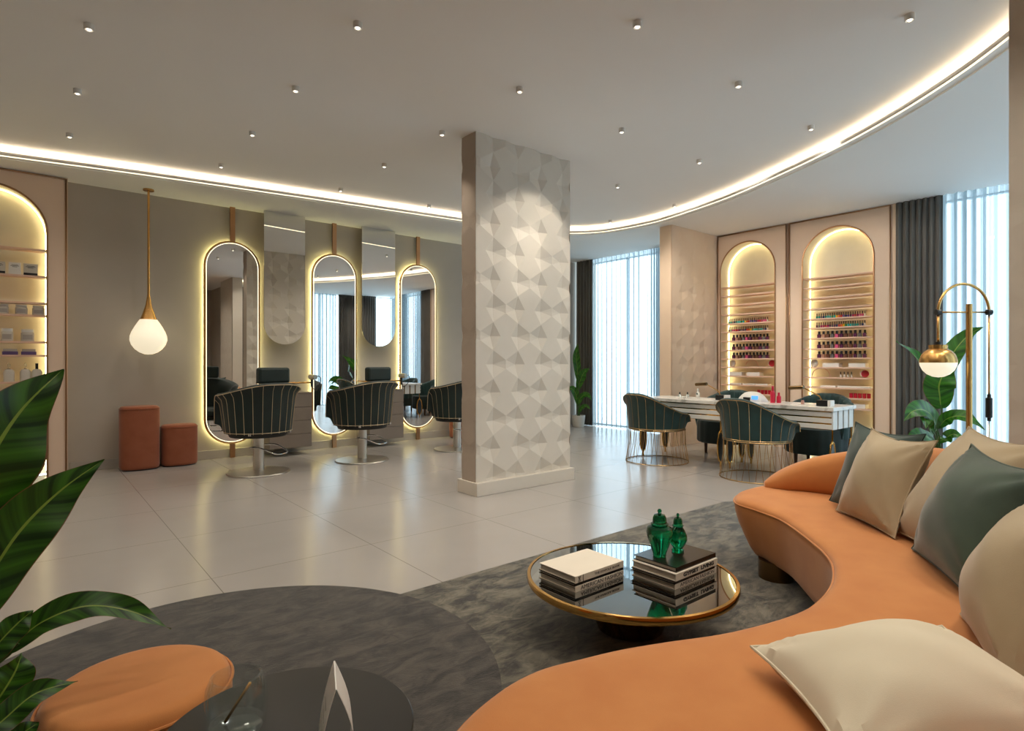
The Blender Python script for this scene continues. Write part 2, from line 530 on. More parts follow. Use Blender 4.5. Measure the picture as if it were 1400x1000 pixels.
# windows: full-height panes with frames, right side (two bays) and the near side
def window(n, x0, y0, x1, y1, bays):
    mb = MB(); gl = MB()
    dx, dy = x1-x0, y1-y0
    if abs(dx) < 1e-6:
        gl.box(x0-.006, x0+.006, y0, y1, .0, ZS)
        for i in range(bays+1):
            y = y0 + dy*i/bays; mb.box(x0-.04, x0+.04, y-.008, y+.008, 0, ZS)
        mb.box(x0-.04, x0+.04, y0, y1, 0, .012); mb.box(x0-.04, x0+.04, y0, y1, ZS-.012, ZS)
    else:
        gl.box(x0, x1, y0-.006, y0+.006, .0, ZS)
        for i in range(bays+1):
            x = x0 + dx*i/bays; mb.box(x-.008, x+.008, y0-.04, y0+.04, 0, ZS)
        mb.box(x0, x1, y0-.04, y0+.04, 0, .012); mb.box(x0, x1, y0-.04, y0+.04, ZS-.012, ZS)
    f = struct(mb.build('window_%d' % n, 'alu'))
    g = gl.build('pane', 'pane', f)
    return f
window(1, X1 - .06, 5.0, X1 - .06, 8.0, 3)
window(2, X1 - .06, -.45, X1 - .06, 2.40, 3)
window(3, FIN[1] + .12, -.40, X1 - .12, -.40, 4)

# curtains
def curtain(name, path, z0, z1, pleat, amp, material, label, cat, seed, thick=0, group=None):
    rnd = random.Random(seed)
    (xa, ya), (xb, yb) = path
    L = math.hypot(xb-xa, yb-ya); tx, ty = (xb-xa)/L, (yb-ya)/L; nx, ny = -ty, tx
    n = int(L / .011); ph = 0
    cols = []
    per = pleat; k1 = rnd.uniform(0, 6)
    for i in range(n+1):
        s = L*i/n
        per = pleat * (1 + .35*math.sin(s*3.1 + k1) + .25*math.sin(s*7.7 + 2*k1))
        ph += 2*PI*(L/n)/max(per, pleat*.45)
        a = amp * (1 + .35*math.sin(s*5.3 + k1))
        o = a*math.sin(ph) + .25*a*math.sin(2*ph + 1)
        t = s + .35*a*math.cos(ph)
        cols.append((t, o))
    zs = [z0, z0 + .35*(z1-z0), z0 + .75*(z1-z0), z1 - .12, z1]
    ks = [1.05, 1.0, .92, .85, .8]
    rings = []
    for t, o in cols:
        rings.append([(xa + tx*t + nx*o*k, ya + ty*t + ny*o*k, z) for z, k in zip(zs, ks)])
    mb = MB(); mb.loft(rings, 0, True, cap=False, closed=False)
    ob = mb.build(name, material)
    if thick:
        s = ob.modifiers.new('cloth', 'SOLIDIFY'); s.thickness = thick
    return tag(ob, label, cat, group)
XC = 8.32
curtain('drape', ((XC-.03, 7.97), (XC-.03, 7.52)), .012, ZS, .062, .03, 'drape', 'dark grey pleated drape in the far corner behind the relief pillar', 'curtain', 1, .004)
curtain('sheer_curtain', ((XC, 7.56), (XC, 5.14)), .018, ZS, .085, .035, 'sheer', 'bright white sheer curtain between the far dark drape and the pink partition', 'curtain', 2)
curtain('drape', ((XC-.03, 2.50), (XC-.03, 1.99)), .012, ZS, .062, .03, 'drape', 'dark grey pleated drape beside the right arched display, behind the arc lamp', 'curtain', 3, .004)
curtain('sheer_curtain', ((XC, 2.03), (XC, .0)), .018, ZS, .085, .035, 'sheer', 'white sheer curtain behind the brass arc floor lamp at the right', 'curtain', 4)
curtain('sheer_curtain', ((4.85, -.26), (6.80, -.26)), .018, ZS, .085, .035, 'sheer', 'sheer curtain seen only in the middle oval mirror, left of a drape', 'curtain', 5)
curtain('drape', ((6.86, -.20), (7.95, -.20)), .012, ZS, .062, .03, 'drape', 'dark drape reflected in the middle oval mirror', 'curtain', 6, .004)
curtain('drape', ((4.2, -.20), (4.78, -.20)), .012, ZS, .062, .03, 'drape', 'dark drape reflected in the left oval mirror', 'curtain', 8, .004)

# ------------------------------------------------------------------ relief pillar and partitions
def relief_face(o, u, n, width, z0, z1, dep, x_first=.05, name='relief_panel', material='relief', parent=None):
    """flat hourglass facets alternating with diamond-cut hollows, on a plane at o along u, facing n"""
    P, H, A = .30, .262, .062
    bm = bmesh.new()
    def T(x, z, d): return bm.verts.new((x, z, d))
    def tri(*p): bm.faces.new([T(*q) for q in p])
    k0 = -1; k1 = int((z1 - .142)/H) + 2
    for k in range(k0, k1):
        z = .142 + H*k
        for i in range(-2, int(width/P) + 3):
            if (i + k) % 2: continue
            x = x_first + P*i
            w = -.04*dep
            for sg in (1, -1):
                S = .5*H*sg; tip = .22*sg
                pts = [(x, z+tip, 0), (x-.15, z+S, 0), (x-A, z, w), (x+A, z, w), (x+.15, z+S, 0)]
                tri(pts[0], pts[1], pts[2]); tri(pts[0], pts[2], pts[3]); tri(pts[0], pts[3], pts[4])
                for d in (1, -1):
                    a = (x+A*d, z, w); Sp = (x+.15*d, z+S, 0); Tp = (x+P*d, z+.042*sg, 0); C = (x+P*d, z, -.06*dep); V = (x+.165*d, z, -dep)
                    tri(Sp, Tp, V); tri(Sp, V, a); tri(Tp, C, V)
    for co, no in (((0, 0, 0), (-1, 0, 0)), ((width, 0, 0), (1, 0, 0)), ((0, z0, 0), (0, -1, 0)), ((0, z1, 0), (0, 1, 0))):
        bmesh.ops.bisect_plane(bm, geom=bm.verts[:] + bm.edges[:] + bm.faces[:], plane_co=co, plane_no=no, clear_outer=True)
    o = Vector(o); u = Vector(u); n = Vector(n)
    mb = MB()
    bm.verts.index_update()
    vs = [tuple(o + u*v.co.x + Vector((0, 0, v.co.y)) + n*(v.co.z + .002)) for v in bm.verts]
    mb.add(vs, [[v.index for v in f.verts] for f in bm.faces])
    bm.free()
    return mb.build(name, material, parent)
px0, px1, py0, py1 = 3.10, 4.31, 4.23, 4.45
pil = thing('pillar', 'wide free-standing pillar clad in cream faceted relief panels', 'pillar', (0, 0, 0))
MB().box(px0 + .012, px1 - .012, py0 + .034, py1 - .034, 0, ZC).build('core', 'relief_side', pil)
relief_face((px0, py0, 0), (1, 0, 0), (0, -1, 0), px1-px0, .0, ZC, .030, parent=pil)
relief_face((px1, py1, 0), (-1, 0, 0), (0, 1, 0), px1-px0, .0, ZC, .030, parent=pil)
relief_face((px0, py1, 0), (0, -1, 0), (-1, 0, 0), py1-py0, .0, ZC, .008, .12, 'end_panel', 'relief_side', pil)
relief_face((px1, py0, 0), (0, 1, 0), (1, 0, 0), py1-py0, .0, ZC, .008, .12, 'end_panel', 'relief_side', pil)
MB().box(px0-.02, px1+.02, py0-.045, py1+.045, 0, .12).build('plinth', 'relief', pil, bevel=.004)

pw = thing('partition', 'pink textured partition wall between the sheer curtain and the display arches', 'partition', (0, 0, 0))
MB().box(7.08, 8.62, 4.926, 5.12, 0, ZS).build('wall_body', 'pinkwall', pw)
relief_face((7.08, 4.912, 0), (1, 0, 0), (0, -1, 0), 1.20, .0, ZS, .013, .1, 'relief_panel', 'pinkwall', pw)
rt = thing('partition', 'beige partition wall at the right edge beside the sofa', 'partition', (0, 0, 0))
MB().box(FIN[0] + .012, FIN[1], -.45, FIN[2], 0, ZC).build('wall_body', 'relief', rt)
relief_face((FIN[0], FIN[2], 0), (0, -1, 0), (-1, 0, 0), FIN[2] + .45, 0, ZC, .006, .1, 'relief_panel', 'relief', rt)
# ------------------------------------------------------------------ arched display niches
def arch_outline(c, r, z0, zs, n=28):
    pts = [(c - r, z0), ]
    for i in range(n+1):
        a = PI - PI*i/n
        pts.append((c + r*math.cos(a), zs + r*math.sin(a)))
    pts.append((c + r, z0))
    return pts
def niche_unit(name, label, axis, face, sgn, a0, a1, c, r, zspring, shelves, depth=.28):
    """face: coordinate of the front plane; sgn: direction into the wall"""
    t = thing(name, label, 'display niche', (0, 0, 0))
    def T(a, d, z): return (face + sgn*d, a, z) if axis == 'x' else (a, face + sgn*d, z)
    out = arch_outline(c, r, 0, zspring)
    H = ZS
    n = len(out)
    mb = MB()
    # front panel: strips left/right of the opening and above it
    vs = [T(p[0], 0, p[1]) for p in out]
    topv = [T(a0 if i == 0 else (a1 if i == n-1 else min(max(p[0], a0), a1)), 0, H) for i, p in enumerate(out)]
    mb.add([T(a0,0,0), T(c-r,0,0), T(c-r,0,zspring), T(c-r,0,H), T(a0,0,H)], [(0,1,2,3,4)])
    mb.add([T(c+r,0,0), T(a1,0,0), T(a1,0,H), T(c+r,0,H), T(c+r,0,zspring)], [(0,1,2,3,4)])
    inner = out[1:-1]
    for i in range(len(inner)-1):
        p, q = inner[i], inner[i+1]
        mb.add([T(p[0],0,p[1]), T(q[0],0,q[1]), T(q[0],0,H), T(p[0],0,H)], [(0,1,2,3)])
    for a in (a0, a1):
        mb.add([T(a,0,0), T(a,0,H), T(a,depth+.02,H), T(a,depth+.02,0)], [(0,1,2,3)])
    mb.build('front_panel', 'pink', t)
    # reveal and back of the niche
    mb = MB()
    for i in range(n-1):
        p, q = out[i], out[i+1]
        mb.add([T(p[0],0,p[1]), T(q[0],0,q[1]), T(q[0],depth,q[1]), T(p[0],depth,p[1])], [(0,1,2,3)], 0, True)
    mb.add([T(p[0], depth, p[1]) for p in out], [tuple(range(n))])
    mb.build('niche_lining', 'niche', t)
    # slim metal rim round the opening
    mb = MB(); mb.tube([T(p[0], -.006, p[1]) for p in out], .011, 6)
    mb.build('arch_rim', 'copper', t)
    mb = MB()
    for a, s in ((a0, 1), (a1, -1)):
        mb.tube([T(a + s*.014, -.006, .0), T(a + s*.014, -.006, H - .012)], .009, 6)
    mb.tube([T(a0 + .014, -.006, H - .014), T(a1 - .014, -.006, H - .014)], .009, 6)
    mb.build('panel_trim', 'copper', t)
    # light strip at the back edge of the reveal
    ins = arch_outline(c, r - .012, .04, zspring)
    mb = MB(); mb.tube([T(p[0], depth - .05, p[1]) for p in ins], .005, 6)
    mb.build('light_strip', 'lednch', t)
    for z in shelves:
        mb = MB()
        b = sorted((T(0, .015, 0)[0 if axis == 'x' else 1], T(0, depth-.075, 0)[0 if axis == 'x' else 1]))
        if axis == 'x': mb.box(b[0], b[1], c-r+.004, c+r-.004, z-.018, z)
        else: mb.box(c-r+.004, c+r-.004, b[0], b[1], z-.018, z)
        mb.build('shelf', 'shelf', t)
    return t
SH = [2.379, 2.245, 2.100, 1.955, 1.815, 1.690, 1.548, 1.406, 1.275, 1.148, 1.011, .875, .742, .606]
niche_unit('display_niche', 'right pink arched display niche, next to the dark drape', 'x', 8.28, 1, 2.52, 3.80, 3.165, .445, 2.585, SH)
niche_unit('display_niche', 'left pink arched display niche, next to the pink partition', 'x', 8.28, 1, 3.82, 4.912, 4.425, .43, 2.60, SH)
SHL = [2.40, 2.12, 1.84, 1.71, 1.43, 1.288, 1.01, .87, .735, .59]
niche_unit('display_niche', 'pink arched niche of products at the left edge beside the taupe wall', 'y', 7.85, 1, -1.0, .32, -.31, .46, 2.57, SHL, .24)

# nail polish
def polish_mesh(w, h, kind):
    mb = MB()
    if kind == 'round':
        mb.lathe([(0, 0), (w*.5, 0), (w*.5, h*.42), (w*.42, h*.5), (w*.2, h*.52), (0, h*.52)], n=10)
    else:
        mb.box(-w/2, w/2, -w/2, w/2, 0, h*.55)
    return mb
def cap_mesh(w, h, kind):
    mb = MB()
    if kind == 'round':
        mb.lathe([(w*.24, h*.5), (w*.24, h), (0, h)], n=10)
    else:
        mb.lathe([(w*.40, h*.55), (w*.38, h), (0, h)], n=10)
    return mb
PC = {'teal': '#1f8f86', 'turquoise': '#2bb3b0', 'green': '#1d7a44', 'yellow': '#e0b72a', 'orange': '#d9642a', 'red': '#b41f2e', 'pink': '#d2598a', 'magenta': '#a81f62',
      'plum': '#5b2a4f', 'navy': '#23305e', 'violet': '#5f4a8d', 'grey': '#6d6a6c', 'nude': '#b98f80', 'brown': '#6f4a3e', 'white': '#d8d2ca'}
for k, v in PC.items(): M_['pol_' + k] = mat('polish_' + k, v, .2, c2=v)
capcache = {}; bodycache = {}
def polish(x, y, z, w, h, kind, colr, label, group):
    key = (kind, colr)
    if key not in bodycache:
        o = polish_mesh(w, h, kind).build('nail_polish', 'pol_' + colr); bodycache[key] = o.data
    else:
        o = bpy.data.objects.new('nail_polish', bodycache[key]); col.objects.link(o)
    o.location = (x, y, z)
    if kind not in capcache:
        c = cap_mesh(w, h, kind).build('cap', 'blackplastic', o); capcache[kind] = c.data
    else:
        c = bpy.data.objects.new('cap', capcache[kind]); col.objects.link(c); c.parent = o
    tag(o, label, 'nail polish', group)
top1 = ['teal','teal','grey','navy','teal','turquoise','turquoise','green','turquoise','yellow','orange','red','violet','navy','violet','plum','magenta','red','magenta','pink','pink','white']
top2 = ['plum','grey','magenta','magenta','red','magenta','plum','grey','plum','navy','red','orange','yellow','green','turquoise','turquoise','teal','teal','teal','grey','navy','white']
dk = ['plum','nude','brown','grey','pink','plum','brown','brown','plum','grey','plum']
for side, ya, yb in (('right', 3.465, 2.865), ('left', 4.775, 4.165)):
    for ri, (z, cols_) in enumerate(((SH[4], top1), (SH[5], top2))):
        for i, cc in enumerate(cols_):
            y = ya + (yb-ya)*i/(len(cols_)-1)
            polish(8.40, y, z, .0235, .075, 'round', cc, '%s polish, %s from left, %s rainbow row, %s arch niche' % (cc, ORD[i], ('upper', 'lower')[ri], side), 'rainbow polishes in the %s niche' % side)
    yc = ya - .03 if side == 'right' else ya - .075
    for ri in range(3):
        for i, cc in enumerate(dk):
            y = yc + (yb + (.0 if side == 'right' else .0) - yc)*i/(len(dk)-1)
            polish(8.40, y, SH[6+ri], .038, .092, 'square', cc, '%s square polish, %s from left, %s dark row, %s arch niche' % (cc, ORD[i], ('top', 'middle', 'bottom')[ri], side), 'dark polishes in the %s niche' % side)

# other things on the right-hand niches' shelves
def tin(y, z, label, flip=1):
    t = thing('round_tin', label, 'tin', (8.40, y, z))
    a = MB(); a.lathe([(0, -.022), (.048, -.022), (.052, -.016), (.052, .016), (.048, .022), (0, .022)], n=28)
    b = MB(); b.lathe([(0, 0), (.046, 0), (.046, .004), (0, .004)], (0, 0, .0225), n=28)
    A = a.build('body', 'white', t); B = b.build('lid', 'redbox', t)
    for o in (A, B):
        o.rotation_euler = (PI/2, 0, math.radians(55)*flip); o.location = (0, 0, .052)
def carton(y, z, w, h, d, material, label, cat='box', group=None, name='carton', x=8.40):
    mb = MB(); mb.box(x-d/2, x+d/2, y-w/2, y+w/2, z, z+h)
    return tag(mb.build(name, material, bevel=.003), label, cat, group)
def hoop(y, z, R, label):
    mb = MB()
    mb.tube([(8.42, y + R*math.cos(PI*i/24), z + .004 + R*math.sin(PI*i/24)) for i in range(25)], .006, 6)
    return tag(mb.build('curved_stand', 'shelf'), label, 'stand')
tin(4.72, SH[9], 'round white tin with red lid, left end, left arch niche', 1)
tin(4.10, SH[9], 'round white tin with red lid, right end, left arch niche', -1)
hoop(4.42, SH[9], .10, 'thin arched stand on the shelf below the dark polishes, left niche')
tin(3.50, SH[9], 'round white tin with red lid below the dark polishes, right niche', 1)
tin(2.87, SH[10], 'round white tin with red lid at the right end, right niche', -1)
hoop(3.42, SH[10], .12, 'thin arched stand low at the left, right arch niche')
for y, z, w, lab in ((3.265, SH[9], .21, 'left white carton above the arched stand, right niche'), (2.94, SH[9], .20, 'right white carton above the red-lidded tin, right niche'),
                     (4.64, SH[10], .20, 'left low white carton, left arch niche'), (4.36, SH[10], .20, 'right low white carton, left arch niche')):
    carton(y, z, w, .055, .12, 'white', lab, group='white cartons in the niches')
for i in range(4):
    polish(8.40, 3.16 - i*.045, SH[10], .024, .085, 'round', 'white', '%s white bottle of four beside the tin, right arch niche' % ORD[i], 'four white bottles')
for i, y in enumerate((3.30, 3.08, 2.88)):
    carton(y, SH[11], .20, .022, .12, 'white', '%s flat white tray from left, right arch niche' % ORD[i], 'tray', 'flat trays in the right niche', 'tray')
for i, y in enumerate((4.64, 4.43, 4.23)):
    carton(y, SH[11], .19, .020, .12, 'white', '%s flat white tray from left, left arch niche' % ORD[i], 'tray', 'flat trays in the left niche', 'tray')
def jar(y, z, r, h, material, label, group, x=8.40):
    t = thing('cosmetic_jar', label, 'jar', (x, y, z), 0, group)
    MB().lathe([(0, 0), (r*.8, 0), (r, h*.15), (r, h*.6), (0, h*.6)], n=16).build('body', material, t)
    MB().lathe([(r*1.02, h*.6), (r*1.02, h), (0, h)], n=16).build('lid', material, t)
for i in range(5):
    jar(3.03 - i*.053, SH[12], .022, .062, 'red', '%s red jar from left on the right niche low shelf' % ORD[i], 'red jars in the right niche')
for i in range(4):
    jar(4.30 - i*.055, SH[12], .022, .06, 'red', '%s red jar from left on the left niche low shelf' % ORD[i], 'red jars in the left niche')
carton(2.92, SH[13], .16, .06, .12, 'white', 'small white carton on the lowest shelf, right niche')

# products of the left-edge niche
def lab_box(x0, x1, z, h, body, band_, label, group):
    t = thing('product_box', label, 'box', ((x0+x1)/2, 7.93, z), 0, group)
    w = (x1-x0)/2
    MB().box(-w, w, -.03, .03, 0, h).build('carton', body, t, bevel=.002)
    if band_: MB().box(-w+.001, w-.001, -.0315, -.0302, .002, h*.22).build('dark_band', 'ink', t)
    mb = MB()
    for k, (zz, ww) in enumerate(((.78, .55), (.70, .7), (.62, .4))):
        mb.box(-w*ww, w*ww, -.0315, -.0302, h*zz, h*zz + .004)
    mb.build('label_print', 'ink', t)
G = 'boxed products at the left edge'
lab_box(-.30, -.188, SHL[1], .125, 'labelc', True, 'grey box with dark base cut by the left edge of the photo', G)
lab_box(-.162, -.065, SHL[1], .125, 'white', False, 'plain white box between two dark-based boxes, left niche', G)
lab_box(-.045, .070, SHL[1], .125, 'labelc', True, 'grey box with dark base nearest the arch edge, left niche', G)
def cream_jar(x, z, w, h, label, lidm='white'):
    t = thing('cream_jar', label, 'jar', (x, 7.94, z), 0, 'glass jars at the left edge')
    MB().lathe([(0, 0), (w/2, 0), (w/2, h*.7), (w*.42, h*.78), (0, h*.78)], n=20, expo=3.5).build('glass_body', 'labelc', t)
    MB().lathe([(0, h*.78), (w*.46, h*.78), (w*.46, h), (0, h)], n=20, expo=3.5).build('lid', lidm, t)
    MB().box(-w*.36, w*.36, -w/2-.002, -w/2+.0, h*.15, h*.55).build('label', 'greybox', t)
cream_jar(-.205, SHL[3], .09, .10, 'squat jar at the far left of its shelf, left niche')
cream_jar(-.062, SHL[3], .10, .10, 'squat jar in the middle of three, left niche')
cream_jar(.075, SHL[3], .10, .10, 'squat jar nearest the arch edge, left niche')
cream_jar(-.175, SHL[4], .10, .13, 'taller clear jar cut near the left edge, left niche')
cream_jar(-.012, SHL[4], .11, .125, 'taller clear jar with label nearest the arch edge, left niche')
def soap(x, z, label):
    t = thing('soap_box', label, 'box', (x, 7.94, z), 0, 'purple soap boxes')
    MB().box(-.062, .062, -.04, .04, 0, .035).build('base', 'purple', t, bevel=.003)
    MB().box(-.055, .055, -.035, .035, .035, .062).build('lid', 'greybox', t, bevel=.003)
soap(-.150, SHL[5], 'purple and grey soap box at the left, above the perfume bottles')
soap(-.002, SHL[5], 'purple and grey soap box nearest the arch edge')
def perfume(x, label, kind):
    t = thing('perfume_bottle', label, 'bottle', (x, 7.94, SHL[6]), 0, 'perfume bottles behind the leaf')
    MB().lathe([(0, 0), (.045, 0), (.045, .10), (.03, .125), (.012, .13), (0, .13)], n=20, expo=4).build('glass_body', 'labelc', t)
    if kind: MB().lathe([(0, .13), (.012, .13), (.012, .19), (0, .19)], n=12).build('stopper', 'ink', t)
    else: MB().lathe([(0, .13), (.012, .13), (.004, .15), (.014, .172), (.003, .20), (0, .20)], n=12).build('stopper', 'clear', t)
perfume(-.160, 'perfume bottle with pointed stopper at the left edge', 0)
perfume(-.030, 'perfume bottle with pointed stopper, middle of three', 0)
perfume(.063, 'perfume bottle with dark stopper nearest the arch edge', 1)

# ------------------------------------------------------------------ mirror wall
def stadium(c, zc0, zc1, r, n=20):
    pts = []
    for i in range(n+1):
        a = PI*i/n; pts.append((c + r*math.cos(a), zc1 + r*math.sin(a)))
    for i in range(n+1):
        a = PI + PI*i/n; pts.append((c + r*math.cos(a), zc0 + r*math.sin(a)))
    return pts
def oval_mirror(x, label):
    t = thing('oval_mirror', label, 'mirror', (x, 7.94, 0), 0, None)
    r = .315
    z0, z1 = .18 + .33, 2.75 - .33
    MB().prism(stadium(0, z0, z1, r), 'y', -.012, .012).build('glass', 'mirror', t)
    p = stadium(0, z0, z1, r + .008)
    mb = MB(); mb.tube([(a, -.0, b) for a, b in p], .012, 8, closed=True); mb.build('frame', 'brass', t)
    mb = MB(); mb.tube([(a, -.0135, b) for a, b in stadium(0, z0, z1, r - .010)], .0042, 6, closed=True); mb.build('light_ring', 'ledring', t)
    mb = MB(); mb.tube([(a, .035, b) for a, b in stadium(0, z0, z1, r - .004)], .006, 6, closed=True); mb.build('halo_light', 'ledmirror', t)
    MB().box(-.03, .03, -.006, .022, 2.745, ZS).build('upper_strap', 'copper', t, bevel=.002)
    MB().box(-.03, .03, -.006, .022, 0, .185).build('lower_strap', 'copper', t, bevel=.002)
oval_mirror(1.99, 'left backlit oval mirror, in front of the leftmost salon chair')
oval_mirror(3.335, 'middle backlit oval mirror of the three on the taupe wall')
oval_mirror(4.70, 'right backlit oval mirror, nearest the relief pillar')
def pill_mirror(x, label):
    t = thing('hanging_mirror', label, 'mirror', (x, 7.85, 0))
    r = .268
    pts = [(-r, ZS - .002), (-r, 1.45 + r)] + [(-r*math.cos(PI*i/24), 1.45 + r - r*math.sin(PI*i/24)) for i in range(1, 24)] + [(r, 1.45 + r), (r, ZS - .002)]
    MB().prism(pts, 'y', -.008, .0).build('glass', 'mirror', t)
    MB().prism([(a*.985, b + (.004 if b < 3 else 0)) for a, b in pts], 'y', .0005, .018).build('backing', 'taupelac', t)
    MB().box(-.12, .12, .018, .148, 2.1, 2.3).build('wall_mount', 'taupedark', t)
pill_mirror(2.612, 'round-bottomed hanging mirror between the left and middle oval mirrors')
pill_mirror(3.975, 'round-bottomed hanging mirror between the middle and right oval mirrors')

def vanity(x, label):
    t = thing('drawer_cabinet', label, 'cabinet', (x, 7.78, .105))
    w = .27
    MB().box(-w, w, -.19, .218, 0, .70).build('body', 'taupelac', t, bevel=.002)
    MB().box(-w-.004, w+.004, -.212, .218, .70, .715).build('top', 'taupelac', t, bevel=.002)
    for k in range(4):
        MB().box(-w+.001, w-.001, -.21, -.1905, .004 + k*.174, .004 + k*.174 + .168).build('drawer', 'taupelac', t, bevel=.002)
vanity(2.60, 'floating taupe four-drawer cabinet behind the leftmost salon chair')
vanity(3.965, 'floating taupe four-drawer cabinet behind the middle salon chair')
def dryer(x, label):
    t = thing('hair_dryer', label, 'hair dryer', (x, 7.72, .97))
    MB().tube([(0, .05, .045), (0, -.12, .045)], [.038, .030], 16).build('barrel', 'steel', t)
    MB().tube([(0, .02, .04), (0, .015, -.09)], [.018, .014], 12).build('handle', 'blackplastic', t)
    MB().tube(catmull([(0, .015, -.09), (.04, 0, -.12), (.10, -.02, -.05), (.11, -.02, .03), (.06, -.03, .06), (.02, -.03, .06)], 8), .005, 6).build('cable', 'blackplastic', t)
def dryer_bar(x, label):
    t = thing('rail', label, 'rail', (x, 7.76, .94))
    MB().tube([(-.28, 0, 0), (.345, 0, 0)], .011, 10).build('bar', 'brass', t)
    for s in (-.25, .25): MB().tube([(s, 0, 0), (s, .235, 0)], .008, 8).build('bracket', 'brass', t)
dryer_bar(2.60, 'brass rail on the wall behind the leftmost salon chair')
dryer_bar(3.965, 'brass rail on the wall behind the middle salon chair')
dryer(2.93, 'hair dryer hooked left of the middle oval mirror')
dryer(4.29, 'hair dryer hooked left of the right oval mirror')

# ------------------------------------------------------------------ pendant lamp
t = thing('pendant_lamp', 'teardrop opal pendant on a brass rod at the left taupe wall', 'lamp', (1.05, 7.75, 1.30))
MB().lathe([(0, 1.872), (.055, 1.872), (.055, 1.889), (0, 1.889)], n=24).build('ceiling_plate', 'brass', t)
MB().cyl((0, 0, .62), .012, 1.26, 12).build('rod', 'brass', t)
MB().lathe([(.085, .40), (.06, .47), (.032, .56), (.016, .66), (.012, .70), (0, .70)], n=32).build('cone', 'brass', t)
MB().lathe([(0, 0), (.04, .004), (.09, .025), (.135, .062), (.168, .11), (.185, .165), (.182, .21), (.165, .26), (.135, .32), (.105, .37), (.085, .40), (0, .40)], n=40).build('globe', 'globe', t)

# stools by the wall and round pouf
def stool(name, x, y, rx, ry, h, material, label, rot=0, expo=2.6, zf=0):
    t = thing(name, label, 'stool', (x, y, zf), rot)
    mb = MB()
    mb.lathe([(.86, .012), (.94, .014), (.98, .022), (1.0, .045), (1.0, h-.07), (.997, h-.05), (.985, h-.032), (.965, h-.018), (.93, h-.008), (.88, h-.002), (.8, h), (.4, h+.002), (0, h+.003)], n=48, sx=rx, sy=ry, expo=expo)
    for i in range(len(mb.v)): pass
    mb.build('body', material, t)
    MB().lathe([(.9, 0), (.9, .014)], n=40, sx=rx, sy=ry, expo=expo).build('base', 'blackplastic', t)
    s = MB(); s.tube([(rx*math.copysign(abs(math.cos(a))**(2/expo), math.cos(a))*1.001, ry*math.copysign(abs(math.sin(a))**(2/expo), math.sin(a))*1.001, h-.028) for a in [2*PI*i/48 for i in range(48)]], .004, 6, closed=True)
    s.build('seam', material, t)
stool('pouf_stool', .965, 7.77, .195, .165, .715, 'orange2', 'tall terracotta upholstered stool against the taupe wall')
stool('pouf_stool', 1.365, 7.79, .19, .155, .48, 'orange2', 'short terracotta stool beside the taller one under the pendant')
stool('pouf_stool', 5.40, 7.72, .22, .165, .48, 'orange2', 'terracotta stool half hidden behind the relief pillar')
stool('pouf_stool', .21, 1.68, .205, .205, .40, 'orange', 'round orange suede pouf in the foreground on the dark rug', expo=2.0, zf=.0225)

# ------------------------------------------------------------------ tub chairs
def tub_pts(th, R, z0, zb, za, thmax, thick, flare, lip):
    """profile of the shell at angle th from the back: outer bottom -> rim -> inner bottom"""
    t = abs(th)/thmax
    zr = zb + (za - zb)*sstep((t-.08)/.80)
    if t > .86:
        q = (t-.86)/.14
        zr = (z0 + .10) + (zr - z0 - .10)*math.sqrt(max(0, 1 - q*q))
    H = zr - z0
    pr = []
    def ro(s): return R*(1 - flare + flare*s) + lip*max(0, (s-.8)/.2)**2
    for k in range(9):
        s = k/8; pr.append((ro(s), z0 + H*s))
    rt_, rc = thick*.5, ro(1) - thick*.5
    for k in range(1, 6):
        a = PI*k/6; pr.append((rc + rt_*math.cos(a), zr + rt_*.8*math.sin(a)))
    for k in range(7):
        s = 1 - k/6; pr.append((ro(s) - thick - lip*.5*s, z0 + max(.02, H*s) if s > .01 else z0 + .02))
    return pr
def tub_dir(th): return (-math.sin(th), -math.cos(th))
def tub_shell(mb, R, z0, zb, za, thmax, thick, flare, lip, n=56, channel=0):
    rings = []
    for i in range(n+1):
        th = -thmax + 2*thmax*i/n
        dx, dy = tub_dir(th)
        ring = []
        for r, z in tub_pts(th, R, z0, zb, za, thmax, thick, flare, lip):
            rr = r + (channel*abs(math.sin(th*10)) if channel else 0)
            ring.append((dx*rr, dy*rr, z))
        rings.append(ring)
    mb.loft(rings, 0, True)
    return mb
def tub_lines(R, z0, zb, za, thmax, thick, flare, lip, ths, rad, extra=0):
    mb = MB()
    for th in ths:
        dx, dy = tub_dir(th)
        pr = tub_pts(th, R, z0, zb, za, thmax, thick, flare, lip)[:9]
        mb.tube([(dx*(r+.003), dy*(r+.003), z) for r, z in pr], rad, 5)
    rim = []; bot = []
    for i in range(61):
        th = -thmax + 2*thmax*i/60
        dx, dy = tub_dir(th)
        pr = tub_pts(th, R, z0, zb, za, thmax, thick, flare, lip)
        r, z = pr[8]; rim.append((dx*(r+.004), dy*(r+.004), z))
        r, z = pr[0]; bot.append((dx*(r+.004), dy*(r+.004), z + .012))
    mb.tube(rim, rad*1.7, 6); mb.tube(bot, rad*1.4, 6)
    return mb
SA = dict(R=.39, z0=.45, zb=.972, za=.86, thmax=math.radians(118), thick=.055, flare=.12, lip=.04)
